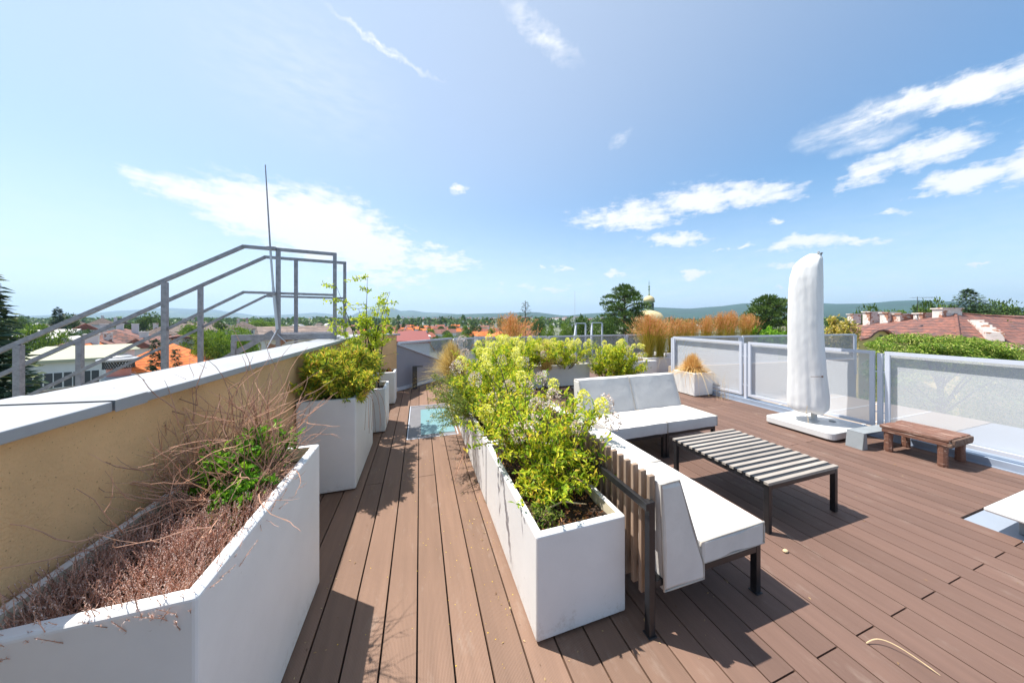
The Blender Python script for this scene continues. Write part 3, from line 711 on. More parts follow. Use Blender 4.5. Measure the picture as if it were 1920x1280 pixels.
# ------------------------------------------------------------ perforated railings
def panel(parent, a, b, z0, z1, fw=.042, off=.04, mesh='mesh', frame='alu', sill=True):
    a = Vector((*a,0)); b = Vector((*b,0)); d = (b-a).normalized(); nrm = Vector((-d.y, d.x, 0))
    mb = MB()
    Z = lambda p, z: (p.x, p.y, z)
    mb.bar(Z(a+d*fw/2, z0), Z(a+d*fw/2, z1), fw, .03, up=tuple(nrm)); mb.bar(Z(b-d*fw/2, z0), Z(b-d*fw/2, z1), fw, .03, up=tuple(nrm))
    mb.bar(Z(a+d*(fw+.0005), z1-fw/2-.0005), Z(b-d*(fw+.0005), z1-fw/2-.0005), .029, fw); mb.bar(Z(a+d*(fw+.0005), z0+fw/2+.0005), Z(b-d*(fw+.0005), z0+fw/2+.0005), .029, fw)
    fr = mb.build('frame', M_[frame], parent)
    mb = MB(); o = nrm*off
    mb.add([Z(a+d*.01+o, z0+.01), Z(b-d*.01+o, z0+.01), Z(b-d*.01+o, z1-.01), Z(a+d*.01+o, z1-.01)], [(0,1,2,3)])
    mb.build('mesh_sheet', M_[mesh], parent)
XF = 5.75
def fence_panel(y0, y1, label):
    root = empty('mesh_railing', (XF, y0, 0)); tag(root, label, 'railing', 'perforated metal railings right of the deck')
    panel(root, (0,0), (0,y1-y0), .135, 1.13, off=-.045); 
    for z in (.33,.86):
        for y in (.0, y1-y0): mb = MB(); mb.bar((0,y-.03,z),(0,y+.03,z),.012,.012); mb.build('bolt', M_['alu'], root)
fence_panel(3.845, 5.39, 'farthest perforated panel of the right fence, behind the square planter')
fence_panel(2.19, 3.735, 'perforated panel of the right fence behind the parasol')
fence_panel(.55, 2.10, 'perforated panel of the right fence behind the wooden bench')
fence_panel(-1.1, .46, 'nearest perforated panel of the right fence, mostly beyond the picture edge')
for y, lab in ((5.425,'slim pale steel fence post at the far corner by the reed trough'),(3.79,'slim pale steel fence post between square planter and parasol'),(2.145,'slim pale steel fence post between parasol and wooden bench'),(.505,'slim pale steel fence post nearest the roof dome')):
    mb = MB(); mb.box(-.02,.02,-.022,.022,-.03,1.10); o = mb.build('fence_post', M_['alu'], loc=(XF+.012,y,0)); tag(o, lab, 'post', 'posts of the right fence')
root = empty('fence_sill', (XF,0,0)); tag(root, 'grey-blue metal upstand along the foot of the right fence', 'sill')
mb = MB(); mb.box(-.03,.12,-1.6,5.45,-.03,.085); mb.box(-.05,-.031,-1.6,5.45,-.03,.012); mb.build('upstand', M_['alu_base'], root, bevel=.004)

def railing(pts, z0, z1, label, name='railing', nsplit=1.6, mesh='mesh_far'):
    root = empty(name, (*pts[0], 0)); tag(root, label, 'railing')
    o0 = Vector((*pts[0],0))
    for a, b in zip(pts[:-1], pts[1:]):
        A = Vector((*a,0))-o0; B = Vector((*b,0))-o0; L_ = (B-A).length; n = max(1, round(L_/nsplit))
        for k in range(n):
            p = A.lerp(B, k/n)+(B-A).normalized()*.03; q = A.lerp(B, (k+1)/n)-(B-A).normalized()*.03
            panel(root, (p.x,p.y), (q.x,q.y), z0, z1, fw=.04, off=.03, mesh=mesh)
            mb = MB(); pp = A.lerp(B, (k+1)/n); mb.box(pp.x-.018, pp.x+.018, pp.y-.018, pp.y+.018, -.03, z1-.03); mb.build('post', M_['alu'], root)
    return root
railing([(.86,8.0),(12.2,8.0)], .10, 1.04, 'grey mesh railing across the far end of the terrace', nsplit=2.9)
railing([(-.47,6.70),(.84,7.98)], .10, 1.05, 'short slanted mesh railing above the grey triangular panel', nsplit=2.5)
rr = railing([(5.78,5.42),(11.85,4.88)], .42, 1.13, 'grey mesh railing crossing behind the right fence and the parasol', nsplit=2.1, mesh='mesh_far')
mb = MB(); mb.extr([(5.80,5.43,-1.2),(11.9,4.89,-1.2),(11.92,5.10,-1.2),(5.82,5.60,-1.2)], (0,0,1.60)); o = mb.build('upstand_wall', M_['beige']); tag(o, 'beige rendered upstand wall below the crossing railing', 'wall')
# triangular sheet panel
root = empty('wedge_panel', (-.47,6.66,0)); tag(root, 'grey triangular sheet-metal panel at the end of the left walkway', 'panel')
d = Vector((1.31,1.28,0)); nn = Vector((-.7,.72,0))*.04
mb = MB(); mb.extr([(0,0,.0),(d.x,d.y,0),(d.x,d.y,.30),(0,0,1.0)], tuple(nn)); mb.build('sheet', M_['greypanel'], root)
mb = MB(); mb.bar((0-.012,-.012,1.015),(d.x,d.y,.315),.07,.02); mb.build('edge_trim', M_['alu'], root)
mb = MB(); mb.bar((.01,-.02,.045),(d.x+.01,d.y-.02,.045),.02,.07); mb.build('skirting', M_['alu'], root)
# bollard light
root = empty('bollard_light', (-.10,6.82,0)); tag(root, 'dark slim bollard light with a flat cantilevered head', 'lamp')
mb = MB(); mb.box(-.055,.045,-.05,.04,.001,.48); mb.build('post', M_['darkmetal'], root, bevel=.004)
mb = MB(); mb.box(-.055,.17,-.05,.04,.481,.50); mb.build('head', M_['darkmetal'], root, bevel=.003)

# ------------------------------------------------------------ skylight flush in walkway, roof dome on the right
root = empty('floor_skylight', (-.16,3.94,0)); tag(root, 'walk-on glass skylight set flush in the left walkway', 'skylight')
mb = MB(); w, l = .66, 1.49
for b_ in ((0,w,0,.012),(0,w,l-.012,l),(0,.012,.0125,l-.0125),(w-.012,w,.0125,l-.0125)): mb.box(*b_, -.03, .004)
mb.build('steel_edge', M_['alu'], root)
mb = MB(); mb.box(.013,w-.013,.013,l-.013,-.03,-.004); mb.build('frame', M_['frame_grey'], root)
mb = MB(); mb.box(.175,w-.03,.12,1.24,-.0035,.001); mb.build('glass_pane', M_['glassfrost'], root)
root = empty('roof_dome', (4.02,1.083,0)); tag(root, 'white plastic roof dome on a metal kerb at the right edge', 'skylight')
mb = MB(); mb.box(.004,1.32,-2.6,-.003,-.03,-.012); mb.build('flashing', M_['ledge'], root)
mb = MB(); mb.box(.13,1.15,-1.3,-.20,-.011,.125); mb.build('kerb', M_['steelplate'], root, bevel=.004)
mb = MB(); x0, x1, y0, y1 = -.03,1.30,-1.45,-.10
mb.add([(x0,y0,.128),(x1,y0,.128),(x1,y1,.128),(x0,y1,.128),(x0,y0,.155),(x1,y0,.155),(x1,y1,.155),(x0,y1,.155),
        (x0+.05,y0+.05,.168),(x1-.05,y0+.05,.168),(x1-.05,y1-.05,.168),(x0+.05,y1-.05,.168),
        (x0+.13,y0+.13,.245),(x1-.13,y0+.13,.245),(x1-.13,y1-.13,.245),(x0+.13,y1-.13,.245)],
       [(3,2,1,0)]+[(i+k*4,(i+1)%4+k*4,(i+1)%4+4+k*4,i+4+k*4) for k in range(3) for i in range(4)]+[(12,13,14,15)])
mb.build('lid', M_['plastic'], root, bevel=.012, seg=3)
mb = MB(); mb.lathe([(.022,.168),(.022,.174),(.012,.180)], (x0+.085,y1-.2), 14); mb.build('screw_cap', M_['plastic'], root)

# small litter
mb = MB(); mb.lathe([(.004,0.0),(.014,.004),(.017,.01),(.012,.017),(.003,.02)], (0,0), 8)
o = mb.build('pebble', M_['straw'], loc=(2.32,1.28,.001), smooth=True); o.scale = (1.2,.8,.8); tag(o, 'small pale pebble on the deck near the table leg', 'pebble')
mb = MB(); pts = []
for k in range(14):
    t = k/13; pts.append((2.03+.12*t+.02*math.sin(3*t), .80-.17*t+.045*math.sin(math.pi*t), .005+.022*math.sin(math.pi*t)))
mb.tube(pts, [.0022]*13+[.001], 5); o = mb.build('straw', M_['straw']); tag(o, 'curved dry straw lying on the deck at lower right', 'straw')
mb = MB()
for k in range(230):
    x = rnd.gauss(.35,.28); y = rnd.uniform(.9,3.4)
    if x > .5 or x < -.4: continue
    a = rnd.uniform(0,6.28); L_ = rnd.uniform(.002,.0055)
    mb.leaf((x,y,.0015), (math.cos(a),math.sin(a),.02), L_*1.4, L_, 0, up=Vector((0,0,1)))
o = mb.build('fallen_petals', M_['yel_flower']); tag(o, kind='stuff')

mb = MB()
def litter(n, X, Y, sx):
    for _ in range(n):
        x = rnd.uniform(*X); y = rnd.uniform(*Y); a = rnd.uniform(0,6.28); L_ = rnd.uniform(.006,.02)*sx
        mb.leaf((x,y,.002), (math.cos(a),math.sin(a),rnd.uniform(0,.25)), L_, L_*.4, .15, up=Vector((0,0,1)))
litter(70,(.36,.52),(1.3,3.6),1); litter(60,(-.54,-.38),(1.0,4.0),1); litter(50,(1.1,1.8),(1.2,2.5),1); litter(60,(4.6,5.66),(.2,4.3),1.2); litter(50,(1.4,5.2),(-.2,3.2),.9); litter(60,(.4,1.4),(.7,1.25),.7)
M_['litter'] = leafmat('dry_leaf_bits', [(.16,.09,.05),(.38,.24,.10),(.55,.42,.20)], trans=.1)
o = mb.build('fallen_leaves', M_['litter']); tag(o, kind='stuff')
# ------------------------------------------------------------ vegetation builders
def rdir(up=0): 
    v = Vector((rnd.gauss(0,1), rnd.gauss(0,1), rnd.gauss(0,1)+up)); return v.normalized()
def stem_curve(p0, p1, bend=.1, n=6):
    p0 = Vector(p0); p1 = Vector(p1); off = Vector((rnd.gauss(0,bend), rnd.gauss(0,bend), abs(rnd.gauss(0,bend*.6))))
    return [p0.lerp(p1, k/n)+off*math.sin(math.pi*k/n)*.8 for k in range(n+1)]
def flowerhead(mb, c, r, n=60, petal=.011, axis=(0,0,1), cone=1.25):
    ax = Vector(axis).normalized()
    for _ in range(n):
        v = rdir(.35); p = Vector(c)+Vector((v.x,v.y,v.z*cone))*r*rnd.uniform(.75,1.05)
        mb.leaf(p, (v+rdir()*.7), petal*rnd.uniform(.8,1.4), petal, .1, up=v)
def hydrangea(base, soil_z, tips, label, name='hydrangea_bush', leaf=.045, nleaf=70, flowers=(), dried=(), group=None, lmat='hyd_leaf', spread=.13):
    """tips: crown points; from the soil a stem to each, leaves along the upper part"""
    root = empty(name, (base[0], base[1], soil_z)); tag(root, label, 'shrub', group)
    B = Vector((base[0], base[1], soil_z)); st = MB(); lf = MB(); fl = MB(); dr = MB(); nleaf = int(nleaf*(2.4 if base[1] > 3.5 else 2.0))
    for t in tips:
        t = Vector(t)-B; s0 = Vector((rnd.gauss(0,.05)+t.x*.25, rnd.gauss(0,.05)+t.y*.35, -.02))
        cv_ = stem_curve(s0, t, .05); r0 = rnd.uniform(.004,.007)
        st.tube(cv_, [r0*(1-.1*k) for k in range(len(cv_))], 5, cap=False)
        for j in range(rnd.randint(2,4)):
            k = rnd.randint(2,5); q = cv_[k]; e = q+Vector((rnd.gauss(0,spread), rnd.gauss(0,spread), abs(rnd.gauss(.08,.06))))
            c2 = stem_curve(q, e, .02, 3); st.tube(c2, [r0*.5, r0*.4, r0*.3, r0*.2], 4, cap=False)
            for _ in range(int(nleaf*.22)):
                p = q.lerp(e, rnd.uniform(.2,1.05))+rdir()*.018
                lf.leaf(p, rdir(.35), leaf*rnd.uniform(.35,1.35), leaf*rnd.uniform(.24,.48))
        for _ in range(int(nleaf*.45)):
            f = rnd.betavariate(4.2,1.1); i = min(len(cv_)-2, int(f*(len(cv_)-1))); p = cv_[i].lerp(cv_[i+1], rnd.random())+rdir()*rnd.uniform(.01,.05)
            lf.leaf(p, rdir(.35), leaf*rnd.uniform(.35,1.35), leaf*rnd.uniform(.24,.48))
    for (c, r) in flowers: fl = MB(); flowerhead(fl, Vector(c)-B, r, int(200*(r/.05)), .015); fl.build('flower_head', M_['hyd_flower'], root)
    for (c, r) in dried: dr = MB(); flowerhead(dr, Vector(c)-B, r, int(150*(r/.05)), .012); dr.build('dried_head', M_['dry_flower'], root)
    st.build('stems', M_['stem'], root); lf.build('leaves', M_[lmat], root)
    return root
def cloudpts(n, x, y, z, edge=1.0):
    return [(rnd.uniform(*x), rnd.uniform(*y), rnd.uniform(*z)) for _ in range(n)]
HG = 'hydrangea bushes in the white planters'
# nearest centre planter: open base, dense crown further back
tips = cloudpts(12,(.60,1.0),(1.46,1.95),(.56,.82))+cloudpts(7,(.60,.80),(1.38,1.55),(.52,.64))+cloudpts(18,(.52,1.18),(1.52,2.25),(.78,1.06))+cloudpts(12,(.38,.8),(1.9,2.4),(.68,1.02))+[(1.15,1.58,.80),(1.12,1.66,.9),(1.18,1.72,.97)]
hydrangea((.80,1.80),.46,tips,'leafy hydrangea in the nearest centre planter, bare stems and soil showing below','hydrangea_bush',.043,62,
    flowers=[((1.06,1.72,1.02),.036),((1.13,1.62,.98),.04),((.98,1.75,.82),.026),((.47,2.12,.84),.052),((1.02,2.1,1.02),.04)],
    dried=[((.70,1.75,.86),.05),((.80,1.9,.92),.06),((.57,1.95,.73),.05),((1.22,1.70,.97),.05),((.92,1.9,.98),.05),((1.2,1.6,.88),.05),((.62,1.8,.8),.05),((.95,1.62,.86),.035)], group=HG)
tips = cloudpts(30,(.42,1.2),(2.4,3.4),(.75,1.12))+cloudpts(12,(.3,.75),(2.5,3.3),(.65,.95))
hydrangea((.78,2.9),.46,tips,'dense lime-flowered hydrangea in the second centre planter','hydrangea_bush',.045,75,
    flowers=[((.62,2.75,1.08),.05),((.66,3.0,1.12),.055),((1.05,3.0,1.08),.04),((.92,2.6,1.0),.045),((.75,3.3,1.15),.05),((1.1,3.3,1.12),.05),((.42,3.1,1.08),.06)],
    dried=[((.5,2.7,.98),.06),((.8,2.6,.9),.06),((.95,2.5,.9),.06),((.36,3.0,1.05),.06),((.6,2.45,.85),.05),((1.1,2.55,.98),.05)], group=HG)
# two long bare canes leaning up to the left out of it
root = empty('bare_cane', (.85,2.35,.46)); tag(root, 'long dark leaning canes rising through the second hydrangea', 'branch')
mb = MB(); mb.tube([(0,0,0),(-.08,.1,.35),(-.14,.2,.62),(-.2,.3,.8)], [.006,.005,.004,.002], 5); mb.tube([(-.03,.03,.12),(-.16,.15,.45),(-.30,.3,.66)], [.004,.003,.002], 5); mb.build('cane', M_['darkstem'], root)
tips = cloudpts(40,(.78,1.6),(3.5,4.4),(.8,1.2))+cloudpts(6,(.6,.9),(3.5,4.2),(.7,1.0))
hydrangea((.85,4.0),.46,tips,'tall lime-flowered hydrangea in the third centre planter','hydrangea_bush',.05,70,
    flowers=[((x,y,z),.048) for x,y,z in [(.9,3.6,1.2),(1.1,3.9,1.26),(1.25,4.2,1.25),(.8,4.1,1.18),(1.35,3.8,1.18),(1.45,4.3,1.2),(1.05,4.5,1.25),(.75,3.7,1.12),(1.2,3.6,1.12)]],
    dried=[((.55,3.7,1.1),.06),((1.0,3.55,1.02),.06),((.6,4.3,1.22),.075),((1.3,3.5,1.0),.05)], group=HG)
# cross row
tips = cloudpts(52,(1.3,2.75),(5.1,6.3),(.68,1.14))
hydrangea((2.0,5.9),.44,tips,'broad lime-flowered hydrangea at left of the cross row','hydrangea_bush',.06,62,
    flowers=[((rnd.uniform(1.3,2.7),rnd.uniform(5.1,6.2),rnd.uniform(.95,1.15)),.055) for _ in range(22)], dried=[((2.3,5.2,.85),.06),((1.7,5.2,.9),.07)], group=HG)
tips = cloudpts(40,(2.6,3.9),(5.4,6.4),(.58,1.06))
hydrangea((3.2,6.1),.44,tips,'hydrangea of the cross row behind the left far seat, dry stems among its leaves','hydrangea_bush',.055,55,
    flowers=[((rnd.uniform(2.6,3.8),rnd.uniform(5.5,6.2),rnd.uniform(.85,1.08)),.05) for _ in range(18)], dried=[((3.2,5.6,.7),.07),((3.6,5.6,.62),.06),((2.8,5.5,.7),.06)], group=HG)
tips = cloudpts(56,(3.75,5.05),(5.2,6.2),(.35,1.0))+cloudpts(8,(4.0,4.8),(5.3,6.0),(.9,1.08))
hydrangea((4.3,5.8),.05,tips,'hydrangea right of the dry stems, behind the right far seat','hydrangea_bush',.06,62,
    flowers=[((rnd.uniform(3.9,5.1),rnd.uniform(5.3,6.0),rnd.uniform(.7,1.05)),.05) for _ in range(16)], dried=[((4.7,5.3,.72),.06),((4.4,5.3,.9),.06),((5.0,5.5,.7),.06)], group=HG)

def fineshrub(base, z0, X, Y, Z, n, label, nfl):
    root = empty('coreopsis_bush', (base[0],base[1],z0)); tag(root, label, 'shrub'); B = Vector((base[0],base[1],z0))
    st = MB(); lf = MB(); fl = MB()
    for _ in range(n):
        t = Vector((rnd.gauss((X[0]+X[1])/2,(X[1]-X[0])/4), rnd.uniform(*Y), rnd.uniform(*Z)))-B
        cv_ = stem_curve((rnd.gauss(0,.05),t.y*.6,0), t, .06); st.tube(cv_, .0016, 3, cap=False)
        for _ in range(90):
            i = rnd.randint(2,5); p = cv_[i].lerp(cv_[min(i+1,6)], rnd.random())+rdir()*.02
            lf.leaf(p, rdir(.4), rnd.uniform(.014,.03), rnd.uniform(.005,.009))
        if rnd.random() < nfl:
            for _ in range(1):
                c = cv_[-1]+rdir()*.02
                for _ in range(7): fl.leaf(c, rdir(.8), .010, .008, .1)
    st.build('stems', M_['stem'], root); lf.build('leaves', M_['yel_leaf'], root); fl.build('flower_heads', M_['yel_flower'], root)
fineshrub((.60,3.25),.47,(.06,.64),(2.7,4.1),(.42,.92),150,'airy bush dotted with tiny yellow flowers leaning over the floor skylight',.8)

def fountain(name, base, z0, n, h, spread, m, label, width=.0035, droop=.5, top=None, part='blades', lean=(0,0), group=None):
    root = empty(name, (base[0],base[1],z0)); tag(root, label, 'grass', group); mb = MB(); tp = MB()
    for _ in range(n):
        a = rnd.uniform(0,2*math.pi); s = abs(rnd.gauss(0,1))*spread*.6; hh = h*rnd.uniform(.65,1.05)
        dx, dy = math.cos(a)*s+lean[0]*hh, math.sin(a)*s+lean[1]*hh; b0 = Vector((rnd.gauss(0,.045), rnd.gauss(0,.045), 0))
        pts = []
        for k in range(6):
            t = k/5; pts.append(b0+Vector((dx*t**1.4, dy*t**1.4, hh*(t-droop*(s/spread if spread else 0)*t*t*.6))))
        mb.blade(pts, width)
        if top and rnd.random() < top[1]:
            for k in range(7):
                p = pts[-1].lerp(pts[-2], rnd.random()*1.0)+rdir()*.012*h; tp.leaf(p, (pts[-1]-pts[-2]).normalized()+rdir()*.35, top[2]*rnd.uniform(.7,1.3), top[2]*.22)
    mb.build(part, m, root)
    if tp.f: tp.build('seed_heads', M_[top[0]], root)
    return root
# golden feather grass: two tufts
FG='golden feather grass tufts'
fountain('feather_grass',(.58,4.85),.47,4600,.74,.40,M_['stipa'],'golden feather grass spilling left over the last centre planter',.0055,.9,lean=(-.14,-.15),group=FG)
fountain('feather_grass',(2.62,5.75),.45,1800,.72,.36,M_['stipa'],'golden feather grass standing among the cross-row hydrangeas',.004,.9,group=FG)
def plumes(base, z0, n, h, lean, label):
    root = empty('plume_grass', (base[0],base[1],z0)); tag(root, label, 'grass'); mb = MB(); st = MB()
    for _ in range(n):
        e = Vector((lean[0]+rnd.gauss(0,.14), lean[1]+rnd.gauss(0,.1), h*rnd.uniform(.8,1.1))); cv_ = stem_curve((0,0,0), e, .03)
        st.tube(cv_, .003, 4, cap=False)
        for _ in range(90):
            p = cv_[-2].lerp(cv_[-1], rnd.random()*1.3-.2)+rdir()*.007; mb.leaf(p, (cv_[-1]-cv_[-2]).normalized()+rdir()*.5, .022, .004)
    st.build('stalks', M_['straw'], root); mb.build('plumes', M_['plume'], root)
plumes((.62,4.7),.5,7,.66,(-.12,.1),'brown bottlebrush grass plumes above the golden feather grass')

# P2 bush and dangling bits
def dense_bush(name, base, z0, cl, n, L_, W_, m, label, cat='shrub', stems=40, stemmat='stem', upb=.6, smat=None):
    root = empty(name, (base[0],base[1],z0)); tag(root, label, cat); B = Vector((base[0],base[1],z0)); st = MB(); lf = MB()
    shoots = []
    for _ in range(stems):
        c = rnd.choice(cl); v = rdir(.3)*rnd.uniform(.55,1.12)*(1.35 if rnd.random() < .12 else 1); t = Vector((c[0]+v.x*c[3], c[1]+v.y*c[4], c[2]+v.z*c[5]))-B
        cv_ = stem_curve((t.x*.45+rnd.gauss(0,.02), t.y*.5+rnd.gauss(0,.02), 0), t, .03); st.tube(cv_, [.004-.0004*k for k in range(7)], 4, cap=False); shoots.append(cv_)
    for _ in range(n):
        cv_ = rnd.choice(shoots); f = rnd.betavariate(3.2,1.1)*6; i = min(5, int(f)); p = cv_[i].lerp(cv_[i+1], f-i)
        ax = (cv_[i+1]-cv_[i]).normalized()
        lf.leaf(p+rdir()*.012, ax*upb+rdir(.1), L_*rnd.uniform(.6,1.3), W_*rnd.uniform(.7,1.3))
    st.build('stems', M_[stemmat], root); lf.build('leaves', M_[m], root); return root
dense_bush('spurge_bush',(-.78,3.4),.77,[(-.84,3.10,1.04,.22,.22,.20),(-.76,3.45,1.06,.26,.28,.22),(-.68,3.80,1.04,.24,.25,.19),(-.58,3.2,.90,.16,.30,.12)],25000,.056,.0125,'p2_leaf','dense yellow-green bush in the middle left planter',stems=330)
mb = MB()
root = empty('trailing_twig', (-.50,3.05,.83)); tag(root, 'dry curled twigs hanging from the bush over the planter corner', 'twig')
for _ in range(9):
    p = Vector((rnd.uniform(-.06,.02),rnd.uniform(-.1,.25),.02)); pts = [p]
    dr = Vector((rnd.uniform(.02,.06),rnd.uniform(-.03,.02),.01))
    for k in range(7): pts.append(pts[-1]+dr); dr = dr+Vector((-.004,rnd.gauss(0,.012),-.022)); dr.x *= .8
    mb.tube(pts, .0016, 4)
mb.build('twigs', M_['twig'], root)
# small multi-stem tree behind the bush
def small_tree():
    bx, by, z0 = -.66,4.55,.0
    root = empty('small_tree', (bx,by,z0)); tag(root, 'slender young tree with bright yellow-green leaves beside the ochre wall', 'tree')
    st = MB(); lf = MB()
    for k in range(11):
        a = rnd.uniform(0,6.28); t = Vector((-.02+rnd.gauss(0,.17), .1+rnd.gauss(0,.22), rnd.uniform(1.2,1.8)))
        if k == 0: t = Vector((-.05,.0,2.15))
        if k == 1: t = Vector((-.42,-.05,1.98))
        if k == 2: t = Vector((.24,.1,1.95))
        s0 = Vector((rnd.gauss(0,.05),rnd.gauss(0,.05),.55)); cv_ = stem_curve(s0,t,.06,8)
        st.tube(cv_, [.010-.001*j for j in range(9)], 5, cap=False)
        for _ in range(15):
            i = rnd.randint(3,8); e = cv_[i]+Vector((rnd.gauss(0,.13),rnd.gauss(0,.13),rnd.gauss(.03,.08))); st.tube([cv_[i], cv_[i].lerp(e,.5)+Vector((0,0,.01)), e], [.003,.002,.001], 4, cap=False)
            for _ in range(20 if cv_[i].z > 1.1 else 3): lf.leaf(cv_[i].lerp(e, rnd.uniform(.2,1.1))+rdir()*.015, rdir(-.1), rnd.uniform(.03,.06), rnd.uniform(.016,.03))
    st.build('trunk', M_['darkstem'], root); lf.build('crown', M_['tree_leaf'], root)
small_tree()
planter(-.93,-.45,4.30,4.82,.60,'white planter behind the dense bush, holding the young tree', G1)
# P3 little red plant
dense_bush('sedum_plant',(-.64,5.85),.52,[(-.64,5.84,.58,.14,.14,.05)],700,.03,.012,'rustleaf','small reddish plant in the far low planter',stems=30)

# P1: dried heather, dead twigs, green leafy plant
def heather():
    root = empty('dried_heather', (-.78,1.2,.76)); tag(root, 'dried pinkish-brown heather at the near end of the left planter', 'shrub'); mb = MB(); st = MB()
    for _ in range(260):
        x, y = rnd.uniform(-.98,-.60), rnd.betavariate(1.1,1.25)*.66+1.0
        c = Vector((x+.78,y-1.2,-.03)); a = rnd.uniform(0,6.28); lean = Vector((math.cos(a)*.35-(.25 if x < -.88 else 0)+(.15 if x > -.66 else 0), math.sin(a)*.35-(.10 if y < 1.12 else 0), 0))
        for _ in range(9):
            d = (Vector((0,0,1))+lean+rdir()*.42).normalized(); h = rnd.uniform(.07,.155); q0 = c+Vector((rnd.gauss(0,.012),rnd.gauss(0,.012),0))
            q1 = q0+d*h*.5; q2 = q1+(d+rdir()*.25).normalized()*h*.5
            st.tube([q0,q1,q2],[.0012,.0011,.0006],3,cap=False)
            for k in range(26):
                t = k/26; ax = (q1-q0).normalized() if t < .5 else (q2-q1).normalized(); q = q0.lerp(q1,t*2) if t < .5 else q1.lerp(q2,t*2-1)
                mb.leaf(q, ax*.9+rdir()*.7, rnd.uniform(.005,.009), rnd.uniform(.0014,.0026))
    st.build('stems', M_['twig'], root); mb.build('florets', M_['heather'], root)
heather()
def deadtwigs():
    root = empty('dead_shrub', (-.80,1.70,.76)); tag(root, 'leafless tangle of reddish-brown twigs in the left planter', 'shrub'); mb = MB()
    def br(p, d, L_, r, lvl):
        pts = [p]; n = 5
        for k in range(n):
            d = (d+rdir()*.27+Vector((0,0,.04))).normalized(); p = p+d*L_/n; pts.append(p)
        mb.tube(pts, [r*(1-.13*k) for k in range(n+1)], 4, cap=False)
        if lvl > 0:
            for _ in range(3 if lvl > 1 else 2):
                i = rnd.randint(1,n); br(pts[i], (d+rdir()*.75).normalized(), L_*rnd.uniform(.4,.7), r*.62, lvl-1)
    for _ in range(52):      # upright ones at the back
        p = Vector((rnd.uniform(-.14,.10), rnd.uniform(-.05,.2), 0)); br(p, Vector((rnd.gauss(.05,.22),rnd.gauss(0,.22),1)).normalized(), rnd.uniform(.30,.52), .0036, 1)
    for _ in range(64):      # low arching tangle in front
        p = Vector((rnd.uniform(-.14,.16), rnd.uniform(-.22,.12), .0)); br(p, Vector((rnd.gauss(-.1,.5),rnd.gauss(-.25,.5),.5)).normalized(), rnd.uniform(.18,.40), .0034, 2)
    for _ in range(5):       # long ones along the wall
        p = Vector((-.12, rnd.uniform(-.2,.1), .05)); br(p, Vector((-.12,-1,rnd.uniform(.0,.35))).normalized(), rnd.uniform(.35,.5), .003, 1)
    mb.build('twigs', M_['twig'], root)
deadtwigs()
dense_bush('leafy_plant',(-.78,1.72),.74,[(-.80,1.60,.88,.12,.14,.10),(-.74,1.74,.94,.13,.13,.10),(-.70,1.48,.83,.08,.08,.05)],1500,.036,.017,'green_leaf','bright green leafy plant under the dead twigs',stems=90,upb=.5)
dense_bush('moss_cushion',(-.74,1.46),.755,[(-.74,1.44,.775,.10,.12,.02)],900,.014,.006,'yel_leaf','low mossy growth between heather and green plant',stems=60)
# dry leaves on the soil of the near centre planter
mb = MB()
for _ in range(420):
    x, y = rnd.uniform(.58,.98), rnd.uniform(1.32,2.2); mb.leaf((x,y,.463+rnd.uniform(0,.02)), rdir(.1), rnd.uniform(.015,.04), rnd.uniform(.008,.018))
o = mb.build('leaf_litter', M_['rustleaf']); tag(o, kind='stuff')
dense_bush('creeping_plant',(.64,1.42),.46,[(.64,1.42,.50,.07,.08,.05)],900,.018,.008,'yel_leaf','small dark-green creeping plant in the near corner of the centre planter',stems=60)
root = empty('dry_stalk', (.64,1.45,.46)); tag(root, 'thick pale dry stalk bent over the soil of the nearest centre planter', 'stalk')
mb = MB(); mb.tube([(0,0,.0),(.05,.01,.05),(.12,.0,.075),(.2,-.02,.06),(.27,.0,.03)], [.005,.005,.0045,.004,.002], 6); mb.build('stalk', M_['straw'], root)
root = empty('dry_seed_stem', (.50,2.95,.40)); tag(root, 'dead straw-coloured seed stem hanging out over the walkway', 'twig')
mb = MB()
for k in range(8):
    pts = [Vector((0,0,0)), Vector((-.06,-.1,-.08)), Vector((-.12+rnd.gauss(0,.02),-.2+rnd.gauss(0,.02),-.17)), Vector((-.2+rnd.gauss(0,.03),-.32+rnd.gauss(0,.03),-.27))]; mb.tube(pts,[.003,.003,.002,.001],4)
mb.build('twigs', M_['twig'], root)

# tall rust reed grass clumps and the dry grass
RG='rust-coloured reed grass clumps at the far end'
def reed(x, y, z0, h, n, label, spread=.28):
    fountain('reed_grass',(x,y),z0,n,h,spread,M_['reed'],label,.007,.15,top=('reedtop',.7,.038*h),group=RG)
reed(6.35,6.8,.40,1.26,900,'reed grass clump in the flared trough, left of the fence corner',.50)
reed(6.75,6.8,.40,1.15,420,'reed grass clump in the flared trough, on its right half',.3)
for i in range(5):
    planter(7.5+i*1.1,8.5+i*1.1,7.35,7.8,.45,['','',''][0] or 'long white planter %s behind the crossing railing' % ['nearest the trough','second from the trough','in the middle','second from the pine side','at the far right end'][i],'planters of the reed grass hedge')
xs = [(7.6,1.10),(7.95,1.18),(8.3,1.14),(8.65,1.12),(9.0,1.2),(9.4,1.25),(9.75,1.38),(10.1,1.34),(10.5,1.42),(10.9,1.40),(11.35,1.42),(11.8,1.40)]
for i, (x, h) in enumerate(xs):
    reed(x,7.55+rnd.uniform(-.12,.12),.40,h*rnd.uniform(.93,1.04),300,'rust-tipped reed grass clump behind the crossing railing',.30)
reed(2.95,9.3,-.3,2.0,700,'rust-tipped grass mass just beyond the far railing, under the bare tree',.85)
root = fountain('dry_grass',(5.44,4.62),.43,2600,.42,.34,M_['drygrass'],'dry orange-yellow tuft of grass in the square planter',.009,1.5)
